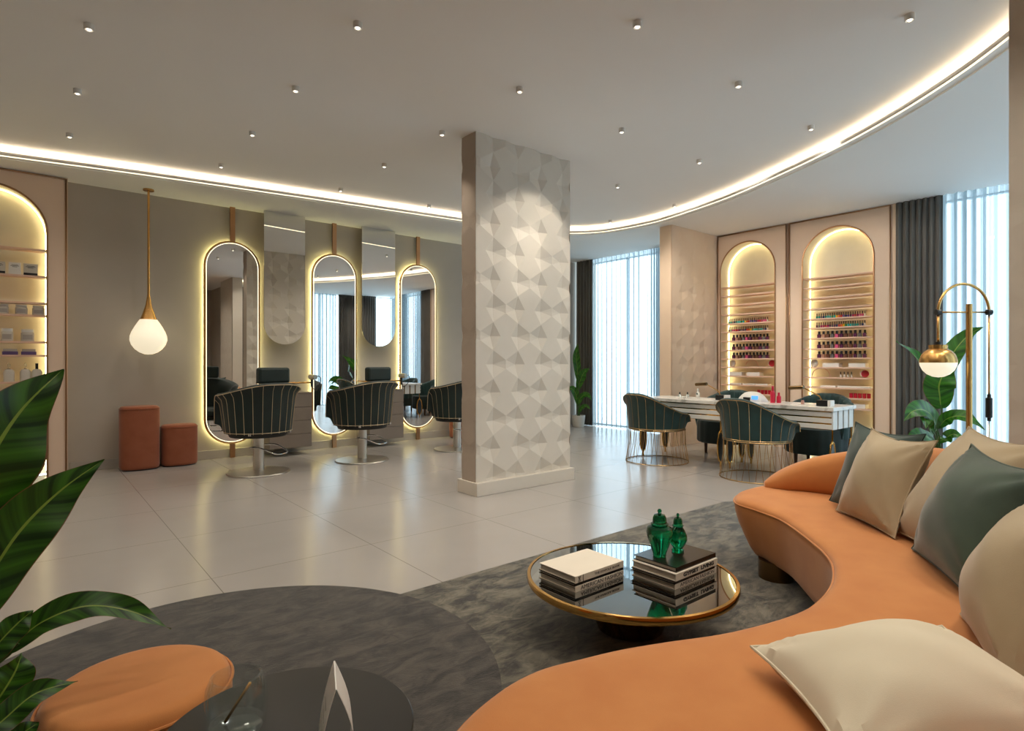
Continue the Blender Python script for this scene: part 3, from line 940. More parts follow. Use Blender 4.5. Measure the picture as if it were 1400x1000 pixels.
def salon_chair(label, loc, rz):
    t = thing('salon_chair', label, 'chair', loc, rz, 'salon chairs facing the mirrors')
    tub_shell(MB(), **SA).build('backrest', 'green', t)
    tub_lines(ths=[math.radians(-110 + 220*i/15) for i in range(16)], rad=.0025, **SA).build('piping', 'piping', t)
    MB().lathe([(0, .46), (.30, .46), (.33, .48), (.335, .53), (.31, .56), (0, .57)], n=40).build('seat', 'green', t)
    MB().lathe([(0, .405), (.29, .405), (.30, .42), (.30, .45), (0, .45)], n=40).build('seat_pan', 'black', t)
    hb = MB(); hb.box(-.175, .175, -.345, -.255, .985, 1.155)
    hr = hb.build('headrest', 'green', t, bevel=.025)
    MB().tube([(0, -.30, .93), (0, -.30, 1.0)], .012, 8).build('headrest_post', 'chrome', t)
    MB().lathe([(0, 0), (.32, 0), (.325, .006), (.32, .014), (.10, .026), (.058, .03), (0, .03)], n=48).build('base_plate', 'steel', t)
    MB().cyl((0, 0, .03), .056, .378, 28).build('column', 'steel', t)
    f = MB(); f.tube(catmull([(-.10, -.06, .285), (-.02, -.10, .27), (.10, -.19, .205), (.25, -.16, .215), (.18, -.05, .29), (.05, -.0, .30)], 6), .008, 8)
    f.tube([(-.13, -.06, .29), (-.02, -.02, .29)], .008, 8)
    f.build('footrest', 'chrome', t)
    a = MB()
    for th in (-.75, .75):
        dx, dy = tub_dir(th); a.lathe([(0, 0), (.016, 0), (.016, .03), (0, .03)], (dx*.335, dy*.335, .438), 10)
    a.build('foot_stud', 'chrome', t)
    return t
ch = salon_chair('dark green salon chair at the left oval mirror, leftmost of three', (1.94, 6.68, 0), math.radians(12))
dup(ch, (3.17, 6.70, 0), math.radians(13), 'dark green salon chair at the middle oval mirror')
dup(ch, (4.60, 6.72, 0), math.radians(14), 'dark green salon chair partly hidden by the relief pillar')

NA = dict(R=.375, z0=.405, zb=.825, za=.60, thmax=math.radians(118), thick=.05, flare=.10, lip=.03)
def nail_chair(label, loc, rz):
    t = thing('wire_base_chair', label, 'chair', loc, rz, 'teal wire-base chairs at the nail tables')
    tub_shell(MB(), **NA).build('backrest', 'greenl', t)
    ths = [math.radians(-108 + 216*i/13) for i in range(14)]
    tub_lines(ths=ths, rad=.0026, **NA).build('piping', 'goldwire', t)
    MB().lathe([(0, .385), (.31, .385), (.33, .41), (.33, .46), (.30, .49), (0, .50)], n=40).build('seat', 'greenl', t)
    b = MB()
    R0 = NA['R']*(1-NA['flare'])
    for i in range(18):
        th = 2*PI*i/18
        for s in (-1, 1):
            a2 = th + s*.10
            b.tube([(R0*math.sin(th), R0*math.cos(th), .40), (.34*math.sin(th + s*.04), .34*math.cos(th + s*.04), .22), (.375*math.sin(a2), .375*math.cos(a2), .006)], .0028, 5)
    b.tube([(.375*math.sin(2*PI*i/60), .375*math.cos(2*PI*i/60), .007) for i in range(60)], .006, 6, closed=True)
    b.tube([(R0*math.sin(2*PI*i/60), R0*math.cos(2*PI*i/60), .40) for i in range(60)], .005, 6, closed=True)
    b.build('wire_base', 'goldwire', t)
    return t
nc = nail_chair('teal wire-base tub chair in front of the sheer curtain', (5.93, 4.33, 0), math.radians(-99))
dup(nc, (5.88, 3.03, 0), math.radians(-99), 'teal wire-base tub chair nearest the sofa end')

def tech_chair(label, loc, rz):
    t = thing('channel_back_armchair', label, 'chair', loc, rz, 'channel-tufted armchairs behind the nail tables')
    P = dict(R=.37, z0=.34, zb=.80, za=.66, thmax=math.radians(112), thick=.09, flare=.06, lip=.0)
    tub_shell(MB(), n=112, channel=.016, **P).build('backrest', 'greenl', t)
    s = MB()
    rings = []
    for z, k in ((.15, .95), (.17, 1.0), (.40, 1.0), (.44, .97)):
        rings.append([((.345 + .008*abs(math.sin(2*PI*i/96*10)))*k*math.sin(2*PI*i/96), (.345 + .008*abs(math.sin(2*PI*i/96*10)))*k*math.cos(2*PI*i/96), z) for i in range(96)])
    s.loft(rings); s.build('seat', 'green', t)
    for a in (45, 135, 225, 315):
        l = MB(); l.tube([(.24*math.sin(math.radians(a)), .24*math.cos(math.radians(a)), 0), (.24*math.sin(math.radians(a)), .24*math.cos(math.radians(a)), .16)], [.018, .024], 10)
        l.build('leg', 'walnut', t)
    return t
tc = tech_chair('green channel-tufted armchair behind the table, left of the white nail lamp', (7.17, 4.15, 0), math.radians(90))
dup(tc, (7.17, 2.96, 0), math.radians(90), 'green channel-tufted armchair behind the table, below the right arch')

# ------------------------------------------------------------------ nail tables
def nail_table(label, y0, y1):
    t = thing('manicure_table', label, 'table', (6.10, y0, 0), 0, 'marble manicure tables')
    w, d = y1 - y0, .58
    MB().box(0, d, 0, w, .722, .76).build('tabletop', 'marble', t, bevel=.003)
    MB().box(.035, d-.035, .035, w-.035, .535, .722).build('apron', 'gold', t)
    for k in range(3):
        z = .54 + k*.062
        MB().box(.02, .0345, .03, w-.03, z, z+.046).build('front_slat', 'white', t, bevel=.002)
        MB().box(d-.0345, d-.02, .03, w-.03, z, z+.046).build('back_slat', 'white', t, bevel=.002)
    for y in (.016, w-.031):
        for k in range(4):
            x = .03 + k*.135
            MB().box(x, x+.105, y, y+.0145, .535, .721).build('end_slat', 'white', t, bevel=.002)
    for x in (.05, d-.05):
        for y in (.03, w-.03):
            g = MB()
            g.tube([(x, y, .72), (x, y, .40)], .009, 8)
            el = [(x + .062*math.sin(2*PI*i/32), y, .235 + .175*math.cos(2*PI*i/32)) for i in range(32)]
            g.tube(el, .011, 8, closed=True)
            g.tube([(x, y, .06), (x, y, 0)], .012, 8)
            L = g.build('leg', 'gold', t)
            ds = MB()
            ds.add([(x + .060*math.sin(2*PI*i/32), y-.004, .235 + .172*math.cos(2*PI*i/32)) for i in range(32)] + [(x + .060*math.sin(2*PI*i/32), y+.004, .235 + .172*math.cos(2*PI*i/32)) for i in range(32)],
                   [tuple(range(32))[::-1], tuple(range(32, 64))] + [(i, (i+1) % 32, 32+(i+1) % 32, 32+i) for i in range(32)])
            ds.build('oval_inlay', 'blackplastic', L)
    return t
nail_table('marble manicure table nearer the sofa, with its slatted end in view', 2.36, 3.52)
nail_table('marble manicure table next to the sheer curtain', 3.575, 4.735)
# table things
def desk_lamp(x, y, label):
    t = thing('desk_lamp', label, 'lamp', (x, y, .76))
    MB().box(-.05, .05, -.055, .055, 0, .062).build('base', 'blackplastic', t, bevel=.004)
    MB().box(-.052, .052, -.085, -.056, 0, .062).build('base_cap', 'white', t, bevel=.004)
    MB().tube([(0, .02, .062), (.02, .05, .10), (.06, .24, .185)], .006, 8).build('arm', 'gold', t)
    MB().tube([(.0, .20, .187), (.02, .36, .175)], .021, 14).build('head', 'darkgold', t)
    return t
desk_lamp(6.27, 2.52, 'brass bar lamp on a black block at the near end of the tables')
desk_lamp(6.37, 3.72, 'brass bar lamp on a black block left of the nail dryer')
t = thing('nail_dryer', 'white dome nail lamp with a blue display on the table', 'nail dryer', (6.42, 3.36, .76), math.radians(-10))
dm = MB()
rings = []
for i in range(15):
    u = -1 + 2*i/14
    hgt = .115*max(.05, (1 - abs(u)**2.6))**.5; wd = .10*(1 - .25*u*u)
    rings.append([(wd*math.cos(PI*j/12)*1.0 , u*.155, max(0, hgt*math.sin(PI*j/12))) for j in range(13)])
dm.loft(rings, 0, True); dm.build('housing', 'white', t)
MB().box(-.098, -.07, -.125, -.06, .03, .07).build('display', 'blue', t)
MB().box(-.1, -.085, -.04, .05, .0, .05).build('hand_slot', 'blackplastic', t)
def spray(x, y, h, r, material, label, capm='blackplastic', cat='bottle'):
    t = thing('bottle', label, cat, (x, y, .76))
    MB().lathe([(0, 0), (r, 0), (r, h*.55), (r*.85, h*.65), (r*.45, h*.7), (0, h*.7)], n=20).build('body', material, t)
    MB().lathe([(r*.5, h*.7), (r*.45, h), (0, h)], n=16).build('cap', capm, t)
spray(6.37, 3.10, .185, .026, 'red', 'tall magenta bottle on the table right of the nail dryer', 'red')
spray(6.40, 3.045, .115, .024, 'red', 'short magenta bottle beside the tall one', 'red')
spray(6.16, 4.16, .085, .018, 'clear', 'small bottle with black cap, left one near the far table end')
spray(6.22, 4.09, .085, .018, 'clear', 'small bottle with black cap, right one near the far table end')
spray(6.32, 4.01, .13, .022, 'clear', 'clear spray bottle with white cap by the far chair', 'white')
spray(6.29, 2.74, .072, .016, 'pol_nude', 'small polish bottle with black cap alone on the near table')
tag(MB().box(6.25, 6.42, 3.80, 4.02, .76, .766).build('towel', 'white', bevel=.002), 'flat white towel on the far table beside the bar lamp', 'towel')
tag(MB().box(6.26, 6.46, 2.62, 2.86, .76, .765).build('towel', 'white', bevel=.002), 'flat white towel on the near table beside the lone polish bottle', 'towel')
tag(MB().lathe([(0, 0), (.03, 0), (.045, .02), (.042, .022), (.028, .004), (0, .004)], (6.36, 4.22, .76), 24).build('small_dish', 'white'), 'small white dish near the far end of the tables', 'dish')

# ------------------------------------------------------------------ rugs
def rrect(x0, x1, y0, y1, r, n=8):
    pts = []
    for cx_, cy_, a0 in ((x1-r, y1-r, 0), (x0+r, y1-r, 90), (x0+r, y0+r, 180), (x1-r, y0+r, 270)):
        for i in range(n+1):
            a = math.radians(a0 + 90*i/n); pts.append((cx_ + r*math.cos(a), cy_ + r*math.sin(a)))
    return pts
tag(MB().prism(rrect(.56, 4.66, -.3, 2.66, .09), 'z', .001, .011).build('area_rug', 'rug'), 'mottled grey rectangular rug under the coffee table and sofa', 'rug')
tag(MB().prism([(.53 + 1.0*math.cos(2*PI*i/120), 2.255 + 1.0*math.sin(2*PI*i/120)) for i in range(120)], 'z', .0115, .022).build('round_rug', 'rug2'), 'dark charcoal round rug overlapping the grey one, under the orange pouf', 'rug')

# ------------------------------------------------------------------ sofa
SZ = .42
front = [(.60, .93), (.69, 1.03), (.85, 1.095), (1.0, 1.11), (1.138, 1.078), (1.252, 1.045), (1.388, .99), (1.582, .905), (1.82, .845), (2.0, .835), (2.21, .865), (2.393, .925), (2.546, 1.005), (2.711, 1.14),
         (2.96, 1.39), (3.06, 1.58), (3.13, 1.74), (3.32, 1.835), (3.546, 1.845)]
backp = [(3.70, 1.80), (3.82, 1.62), (3.84, 1.35), (3.74, 1.05), (3.52, .78), (3.20, .52), (2.8, .26), (2.3, .04), (1.8, -.10), (1.3, -.14), (.85, -.06), (.58, .14), (.47, .42), (.50, .70)]
ol = [(p.x, p.y) for p in catmull([(a, b, 0) for a, b in front + backp], 5, closed=True)]
area = sum(ol[i][0]*ol[(i+1) % len(ol)][1] - ol[(i+1) % len(ol)][0]*ol[i][1] for i in range(len(ol)))
if area < 0: ol = ol[::-1]
def inset(pts, d):
    n = len(pts); out = []
    for i in range(n):
        a, b = pts[i-3], pts[(i+3) % n]
        tx, ty = b[0]-a[0], b[1]-a[1]; l = math.hypot(tx, ty)
        out.append((pts[i][0] - ty/l*d, pts[i][1] + tx/l*d))
    return out
sofa = thing('curved_sofa', 'long curved orange suede sofa sweeping round the coffee table', 'sofa', (0, 0, 0))
mb = MB()
nO = len(ol)
wt = []
for i in range(nO):                       # the belly is tucked under most at the rounded ends
    a, b, c = ol[i-6], ol[i], ol[(i+6) % nO]
    ux_, uy_, vx_, vy_ = b[0]-a[0], b[1]-a[1], c[0]-b[0], c[1]-b[1]
    wt.append(max(0, min(1, .42 + 1.1*(ux_*vy_ - uy_*vx_)/(math.hypot(ux_, uy_)*math.hypot(vx_, vy_) + 1e-9))))
wt = [sum(wt[(i+k) % nO] for k in range(-9, 10))/19 for i in range(nO)]
def inset_w(pts, d):
    full = inset(pts, d)
    return [(p[0] + (q[0]-p[0])*w_, p[1] + (q[1]-p[1])*w_) for p, q, w_ in zip(pts, full, wt)]
rings = []
for z, d in ((.10, .17), (.108, .15), (.15, .11), (.21, .07), (.28, .03), (.345, .006), (.385, .0)):
    rings.append([(p[0], p[1], z) for p in inset_w(ol, d)])
for z, d in ((.402, .004), (.412, .014), (.419, .03), (.424, .06), (.426, .10)):
    rings.append([(p[0], p[1], z) for p in inset(ol, d)])
mb.loft(rings, 0, True, cap=False)
for rg in (rings[0], rings[-1]):
    mb.add(rg, [tuple(q) for q in tessellate_polygon([[Vector((p[0], p[1], 0)) for p in rg]])], 0, True)
mb.build('seat', 'orange', sofa)
pp = inset(ol, -.001)
MB().tube([(p[0], p[1], .392) for p in pp], .0045, 6, closed=True).build('piping', 'orange', sofa)
# backrest: a bolster rising from a low tip at the far end
bc = catmull([(3.55, 1.78, .455), (3.62, 1.69, .54), (3.68, 1.55, .62), (3.70, 1.36, .68), (3.63, 1.10, .74), (3.46, .86, .78), (3.15, .62, .80), (2.76, .38, .80), (2.28, .16, .80), (1.8, .02, .80), (1.35, -.02, .76), (1.0, .05, .66), (.85, .12, .55)], 6)
rings = []
n = len(bc)
for i, p in enumerate(bc):
    tq = (bc[min(i+1, n-1)] - bc[max(i-1, 0)]); tq.z = 0; tq.normalize()
    nx, ny = tq.y, -tq.x
    e = min(i, n-1-i)
    w = .105*min(1, .18 + .82*math.sin(min(1, e/9)*PI/2))
    zb_, zt = .40, p.z
    ring = []
    for k in range(16):
        a = 2*PI*k/16
        ca, sa = math.cos(a), math.sin(a)
        ca = math.copysign(abs(ca)**.7, ca); sa = math.copysign(abs(sa)**.7, sa)
        ring.append((p.x + nx*w*ca, p.y + ny*w*ca, (zb_+zt)/2 + (zt-zb_)/2*sa))
    rings.append(ring)
MB().loft(rings, 0, True).build('backrest', 'orange', sofa)
for x, y in ((3.19, 1.53), (3.50, 1.25), (2.55, .55), (1.75, .45), (.95, .55)):
    MB().cyl((x, y, .011), .095, .10, 32).build('foot', 'darkgold', sofa)

# cushions
def cushion(label, BL, BR, TL, t, material, name='cushion', pull=.15, wr=1.6, seed=0, pipe=None, low=.35):
    BL, BR, TL = Vector(BL), Vector(BR), Vector(TL)
    u = BR - BL; a = u.length/2; u.normalize()
    v = TL - BL; v = v - u*v.dot(u); b = v.length/2; v.normalize()
    nrm = u.cross(v)
    c = BL + u*a + v*b
    N = 30
    rnd = random.Random(seed); p1, p2 = rnd.uniform(0, 6), rnd.uniform(0, 6)
    def edge(U, V):
        return a*U*(1 - pull*(1-V*V)), b*V*(1 - (pull if V > 0 else pull*low)*(1-U*U))
    mb = MB(); vs = []
    for side in (1, -1):
        for i in range(N+1):
            for j in range(N+1):
                U, V = -1 + 2*i/N, -1 + 2*j/N
                x, y = edge(U, V)
                h = t*((1-abs(U)**2.2)*(1-abs(V)**2.2))**.66
                h *= 1 + .03*wr*math.sin(6*U + 3*V + p1)*math.sin(4*V + p2) 
                # pinch creases running in from the corners
                for cu, cv_ in ((-1,-1), (1,-1), (1,1), (-1,1)):
                    du, dv = U-cu, V-cv_; rr = math.hypot(du, dv)
                    if rr < .9:
                        ang = math.atan2(dv*-cv_, du*-cu)
                        h -= .05*t*wr*(1-rr/.9)*(math.sin(ang*9 + p1))*min(1, rr*3)
                vs.append((x, y, side*h*.5 if abs(U) < 1 and abs(V) < 1 else 0))
    fs = []
    S = (N+1)*(N+1)
    for s in (0, 1):
        for i in range(N):
            for j in range(N):
                q = [s*S + i*(N+1)+j, s*S + (i+1)*(N+1)+j, s*S + (i+1)*(N+1)+j+1, s*S + i*(N+1)+j+1]
                fs.append(q if s == 0 else q[::-1])
    mb.add(vs, fs, 0, True)
    o = mb.build(name, material)
    o.matrix_world = Matrix((( u.x, v.x, nrm.x, c.x), (u.y, v.y, nrm.y, c.y), (u.z, v.z, nrm.z, c.z), (0, 0, 0, 1)))
    e = []
    for s in range(4):
        for i in range(N):
            q = -1 + 2*i/N
            U, V = ((q, -1), (1, q), (-q, 1), (-1, -q))[s]
            x, y = edge(U, V); e.append((x, y, 0))
    pm = MB(); pm.tube(e, .004, 6, closed=True); pm.build('piping', pipe or material, o)
    return tag(o, label, 'cushion')
cushion('deep green cushion at the far end of the sofa, behind a taupe one', (3.41, 1.34, .44), (3.05, .92, .44), (3.52, 1.245, .875), .17, 'gcush2', seed=1)
cushion('taupe velvet cushion in front of the deep green one', (3.235, 1.24, .435), (2.91, .875, .435), (3.37, 1.115, .862), .22, 'taupe', seed=2)
cushion('large taupe cushion leaning on the backrest behind the sage cushion', (3.04, .93, .44), (2.60, .56, .44), (3.265, .70, .915), .25, 'taupe', seed=3)
cushion('sage green velvet cushion in the middle of the row', (2.80, .78, .435), (2.27, .45, .435), (2.90, .60, .875), .25, 'gcush', seed=4)
cushion('taupe cushion leaning at the right edge in front of the sage one', (2.18, .48, .435), (1.72, .28, .435), (2.27, .28, .84), .27, 'taupe', seed=5)
cushion('cream cushion lying on the seat in the foreground', (1.17, .43, .46), (1.57, .13, .50), (1.435, .705, .49), .22, 'cream', seed=6, pull=.08)

# ------------------------------------------------------------------ coffee table with books and jars
ct = thing('coffee_table', 'low round smoked-mirror coffee table with gold rim', 'table', (2.08, 1.665, .011))
CT = .25 - .011
MB().lathe([(0, CT-.02), (.447, CT-.02), (.447, CT), (0, CT)], n=96).build('tabletop', 'tablemirror', ct)
MB().lathe([(.449, CT-.028), (.462, CT-.026), (.466, CT-.012), (.462, CT+.002), (.449, CT+.003), (.449, CT-.028)], n=96).build('rim', 'gold', ct)
MB().lathe([(0, CT-.028), (.448, CT-.028), (.42, CT-.034), (.30, CT-.05), (.2, CT-.06), (0, CT-.06)], n=64).build('underside', 'darkgold', ct)
MB().lathe([(0, 0), (.14, 0), (.145, .004), (.19, .12), (.21, CT-.055), (0, CT-.055)], n=48).build('pedestal', 'gold', ct)
def book(x0, x1, y0, y1, z, h, cover, label, txt=None, tsize=.02, bold=0, tw=None, mark=False, tx=0, group=None):
    """spine faces -y"""
    t = thing('book', label, 'book', ((x0+x1)/2, (y0+y1)/2, z), 0, group)
    w, d = (x1-x0)/2, (y1-y0)/2
    c = MB()
    th = min(.0035, h*.22)
    c.box(-w, w, -d, d, 0, th); c.box(-w, w, -d, d, h-th, h); c.box(-w, w, -d, -d+.003, th, h-th)
    c.build('cover', cover, t, bevel=.0006)
    MB().box(-w+.005, w-.005, -d+.0031, d-.005, th+.0001, h-th-.0001).build('pages', 'paper', t)
    if txt:
        text('spine_title', txt, tsize, (tx, -d-.0002, h/2), (PI/2, 0, 0), 'ink', t, bold, tw)
    if mark:
        m = MB(); m.box(-w+.046, -w+.0485, -d-.001, -d-.0001, .0, h)
        for s in (-1, 1):
            m.add([(-w+.018, -d-.0006, h/2-s*.007), (-w+.021, -d-.0006, h/2-s*.007), (-w+.033, -d-.0006, h/2+s*.007), (-w+.030, -d-.0006, h/2+s*.007)], [(0, 1, 2, 3)])
        m.box(-w+.018, -w+.032, -d-.001, -d-.0001, h/2-.0095, h/2-.008); m.box(-w+.018, -w+.032, -d-.001, -d-.0001, h/2+.008, h/2+.0095)
        m.build('publisher_mark', 'ink', t)
    return t
B1, B2 = 'books in the left stack', 'books in the right stack'
book(1.735, 2.045, 1.672, 1.893, .2503, .0245, 'bookw', 'white-spined book at the bottom of the left stack, on the mirror top', 'AMERICAN FASHION', .024, 0, .268, tx=.012, group=B1)
book(1.733, 2.045, 1.674, 1.892, .2752, .0118, 'bookb', 'thin black book in the middle of the left stack', group=B1)
book(1.735, 2.045, 1.672, 1.893, .2874, .0290, 'bookw', 'cream hardback on top of the left stack on the coffee table', 'THE KINFOLK BOOK', .013, 0, .165, True, tx=.045, group=B1)
book(2.075, 2.395, 1.425, 1.650, .2503, .0235, 'bookw', 'white-spined book at the bottom of the right stack, on the mirror top', 'AMERICAN FASHION', .022, 0, .262, tx=.01, group=B2)
book(2.070, 2.380, 1.424, 1.652, .2742, .0125, 'bookb', 'thin black book second from the bottom of the right stack', group=B2)
book(2.075, 2.395, 1.420, 1.650, .2871, .0310, 'bookw', 'white book with bold black spine title, second from top under the jars', 'GYPSET  LIVING', .022, .0012, .235, tx=.012, group=B2)
book(2.090, 2.395, 1.428, 1.650, .3185, .0215, 'bookb', 'glossy black book on top of the right stack', group=B2)
def ginger_jar(x, y, z, k, h, prof, label):
    t = thing('ginger_jar', label, 'jar', (x, y, z), 0, 'emerald glass jars')
    MB().lathe([(r, q) for r, q in prof], n=40).build('body', 'emerald', t)
    zt = prof[-1][1]
    r0 = prof[-2][0]
    MB().lathe([(0, zt+.0005), (r0*1.25, zt+.0005), (r0*1.3, zt+.004), (r0*1.05, zt+.008), (r0*1.0, zt+.03*k), (r0*.8, zt+.043*k), (r0*.3, zt+.048*k), (r0*.22, zt+.052*k), (r0*.34, zt+.060*k), (r0*.2, zt+.068*k), (0, zt+.070*k)], n=32).build('lid', 'emerald', t)
ginger_jar(2.157, 1.561, .3403, 1.0, .21, [(0, 0), (.026, 0), (.030, .006), (.028, .012), (.040, .045), (.054, .085), (.0585, .11), (.054, .128), (.038, .138), (.030, .142), (0, .142)], 'larger emerald glass ginger jar on the black book')
ginger_jar(2.277, 1.548, .3403, .85, .175, [(0, 0), (.027, 0), (.028, .01), (.020, .016), (.030, .03), (.042, .055), (.041, .075), (.030, .10), (.022, .112), (.020, .116), (0, .116)], 'smaller emerald glass ginger jar beside the larger one')

# ------------------------------------------------------------------ foreground side table and its things
st = thing('side_table', 'round black glass side table in the foreground bottom left', 'table', (.38, 1.12, 0.0))
MB().lathe([(0, .486), (.232, .486), (.235, .489), (.235, .497), (.232, .50), (0, .50)], n=80).build('tabletop', 'blackglass', st)
MB().cyl((0, 0, .02), .03, .466, 24).build('stem', 'darkgold', st)
MB().lathe([(0, .0), (.145, .0), (.145, .012), (.04, .03), (0, .03)], n=48).build('base', 'darkgold', st)
g = thing('glass_tumbler', 'clear rounded glass on the black side table', 'glass', (.305, 1.19, .5005))
MB().lathe([(0, 0), (.046, 0), (.053, .012), (.056, .05), (.054, .082), (.046, .102), (.042, .104), (.041, .101), (.049, .08), (.051, .05), (.047, .014), (0, .009)], n=40).build('glass_body', 'thinclear', g)
MB().tube([(-.018, .01, .014), (.022, -.012, .085)], .0028, 8).build('stirrer', 'brass', g)
# folded card standing like a small tent
fc = thing('folded_card', 'white folded card standing on the black side table', 'card', (.415, .985, .5005), math.radians(-21))
mb = MB()
nn = 10
for s, m in ((-1, 0), (1, 0)):
    rings = []
    for i in range(nn+1):
        q = i/nn
        x = s*.028*(1-q) + .012*math.sin(q*PI)*(1 if s > 0 else -.5) 
        z = .150*q
        rings.append([(x, -.05, z), (x, .05, z), (x+s*.0012, .05, z), (x+s*.0012, -.05, z)])
    mb.loft(rings, 0, True)
mb.build('paper', 'white', fc)
mb = MB()
for k, (z, w) in enumerate(((.10, .02), (.085, .03), (.07, .026), (.05, .032), (.035, .02))):
    q = z/.15; x = -.028*(1-q) - .006*math.sin(q*PI) - .0016
    mb.box(x-.0006, x, -w, w, z, z+.003)
mb.build('print_lines', 'greybox', fc)

# ------------------------------------------------------------------ plants
def leaf(mb, pts, width, up=(0, 0, 1), fold=.35, wave=.02, n=9, seed=0, wfun=None):
    P = catmull(pts, 8); k = len(P); rnd = random.Random(seed); ph = rnd.uniform(0, 6)
    up = Vector(up); rows = []
    m = 10
    for i, p in enumerate(P):
        q = i/(k-1)
        t = (P[min(i+1, k-1)] - P[max(i-1, 0)]).normalized()
        s = t.cross(up)
        if s.length < .05: s = t.cross(Vector((.4, .6, .2)))
        s.normalize(); nn_ = s.cross(t).normalized()
        w = width*(wfun(q) if wfun else math.sin(PI*min(1, q*.93 + .05))**.7 * (1 if q < .6 else 1 - ((q-.6)/.4)**2*.9))
        row = []
        for j in range(m+1):
            a = -1 + 2*j/m
            off = s*(a*w*math.cos(fold*abs(a))) + nn_*(abs(a)*w*math.sin(fold) + wave*abs(a)*math.sin(q*17 + ph + (2 if a > 0 else 0)))
            row.append((p + off, (a, q)))
        rows.append(row)
    o = len(mb.v)
    for row in rows:
        for v, uvv in row:
            mb.uv[len(mb.v)] = uvv; mb.v.append(tuple(v))
    for i in range(k-1):
        for j in range(m):
            mb.f.append([o + i*(m+1)+j, o + i*(m+1)+j+1, o + (i+1)*(m+1)+j+1, o + (i+1)*(m+1)+j]); mb.mi.append(0); mb.sm.append(True)
def build_leaf(mb, material, parent):
    ob = mb.build('leaf', material, parent, fix=False)
    uvl = ob.data.uv_layers.new(name='UVMap')
    for l in ob.data.loops:
        uvl.data[l.index].uv = mb.uv[l.vertex_index]
    return ob
def plant(name, label, root, leaves, material, pot_r, pot_h, potm, seed=0):
    t = thing(name, label, 'plant', root)
    R = Vector(root)
    MB().lathe([(0, 0), (pot_r*.75, 0), (pot_r*.8, .01), (pot_r, pot_h), (pot_r*.9, pot_h), (pot_r*.86, pot_h*.88), (0, pot_h*.88)], n=32).build('pot', potm, t)
    MB().lathe([(0, 0), (pot_r*.85, 0), (0, .012)], (0, 0, pot_h*.885), n=24).build('soil', 'soil', t)
    for i, (pts, w, stem_from, up, fold) in enumerate(leaves):
        loc = [tuple(Vector(p) - R) for p in pts]
        m = MB(); leaf(m, loc, w, up, fold, .006 if w < .1 else .01, seed=seed+i)
        build_leaf(m, material, t)
        a = Vector((random.uniform(-.03, .03), random.uniform(-.03, .03), pot_h*.88)); b = Vector(loc[0]); c = Vector(loc[1])
        d = (c - b).normalized()
        s = MB(); s.tube(catmull([a, a + Vector((0, 0, (b.z-a.z)*.45)) + (b-a)*.1, b - d*.05, b + (c-b)*.3], 6), [.008]*6 + [.007]*6 + [.005]*7, 8)
        s.build('stem', 'stem', t)
    return t
U = (.5, -.75, .45)
L1 = [(-.138, 1.808, .70), (-.112, 1.80, .83), (-.075, 1.81, .965), (-.015, 1.845, 1.085), (.068, 1.897, 1.185)]
L2 = [(-.15, 1.79, .56), (-.085, 1.79, .68), (-.02, 1.815, .795), (.06, 1.84, .88), (.152, 1.853, .948)]
L3 = [(-.035, 1.72, .555), (.02, 1.71, .605), (.105, 1.707, .622), (.195, 1.688, .590), (.271, 1.65, .538)]
L4 = [(-.093, 1.64, .544), (-.053, 1.632, .605), (-.018, 1.642, .64), (.007, 1.648, .658)]
L5 = [(-.093, 1.64, .423), (-.053, 1.632, .487), (-.024, 1.647, .532), (-.012, 1.663, .565)]
L6 = [(-.094, 1.576, .435), (-.046, 1.601, .455), (.012, 1.617, .488), (.084, 1.624, .485)]
L7 = [(-.10, 1.62, .34), (-.05, 1.618, .385), (-.01, 1.619, .41), (.017, 1.628, .418)]
plant('banana_plant', 'large glossy-leaved plant at the left edge beside the orange pouf', (-.36, 1.62, .0225), [
    (L1, .105, 0, (.55, -.80, .2), .15), (L2, .068, 0, (.45, -.75, .5), .2), (L3, .036, 0, (.3, -.75, .6), .35), (L4, .03, 0, U, .3), (L5, .045, 0, (.5, -.8, .3), .2), (L6, .03, 0, (.3, -.7, .65), .3), (L7, .03, 0, U, .3)],
    'leaf', .17, .30, 'pot', 11)
V = (-.72, -.55, .42)
plant('banana_plant', 'banana plant behind the sofa between the dark drape and the arc lamp', (6.50, 1.62, 0), [
    ([(6.60, 1.654, .80), (6.594, 1.663, .98), (6.50, 1.683, 1.13), (6.338, 1.746, 1.27), (6.097, 1.817, 1.405)], .105, 0, (-.3, -.75, .6), .2),
    ([(6.64, 1.61, 1.0), (6.66, 1.58, 1.14), (6.69, 1.52, 1.317), (6.731, 1.419, 1.466), (6.694, 1.30, 1.535)], .09, 0, (-.75, -.2, .6), .2),
    ([(6.50, 1.58, .78), (6.46, 1.58, .90), (6.40, 1.57, 1.00), (6.42, 1.535, 1.12), (6.46, 1.47, 1.25)], .125, 0, (-.9, -.35, .25), .15),
    ([(6.40, 1.585, .60), (6.23, 1.577, .72), (6.045, 1.60, .79), (5.88, 1.637, .78), (5.80, 1.674, .70)], .09, 0, V, .25),
    ([(6.40, 1.573, .60), (6.315, 1.505, .69), (6.273, 1.41, .735), (6.237, 1.31, .72), (6.27, 1.215, .63)], .065, 0, V, .25),
    ([(6.375, 1.585, .477), (6.075, 1.575, .55), (5.878, 1.609, .585), (5.80, 1.657, .53)], .06, 0, V, .3),
    ([(6.385, 1.577, .477), (6.194, 1.476, .537), (6.131, 1.399, .588), (6.16, 1.33, .55)], .05, 0, V, .3),
    ([(6.36, 1.598, .55), (6.20, 1.61, .66), (6.02, 1.58, .72), (5.90, 1.54, .64)], .075, 0, V, .3)],
    'leafb', .20, .34, 'potw', 31)
V2 = (-.6, -.7, .35)
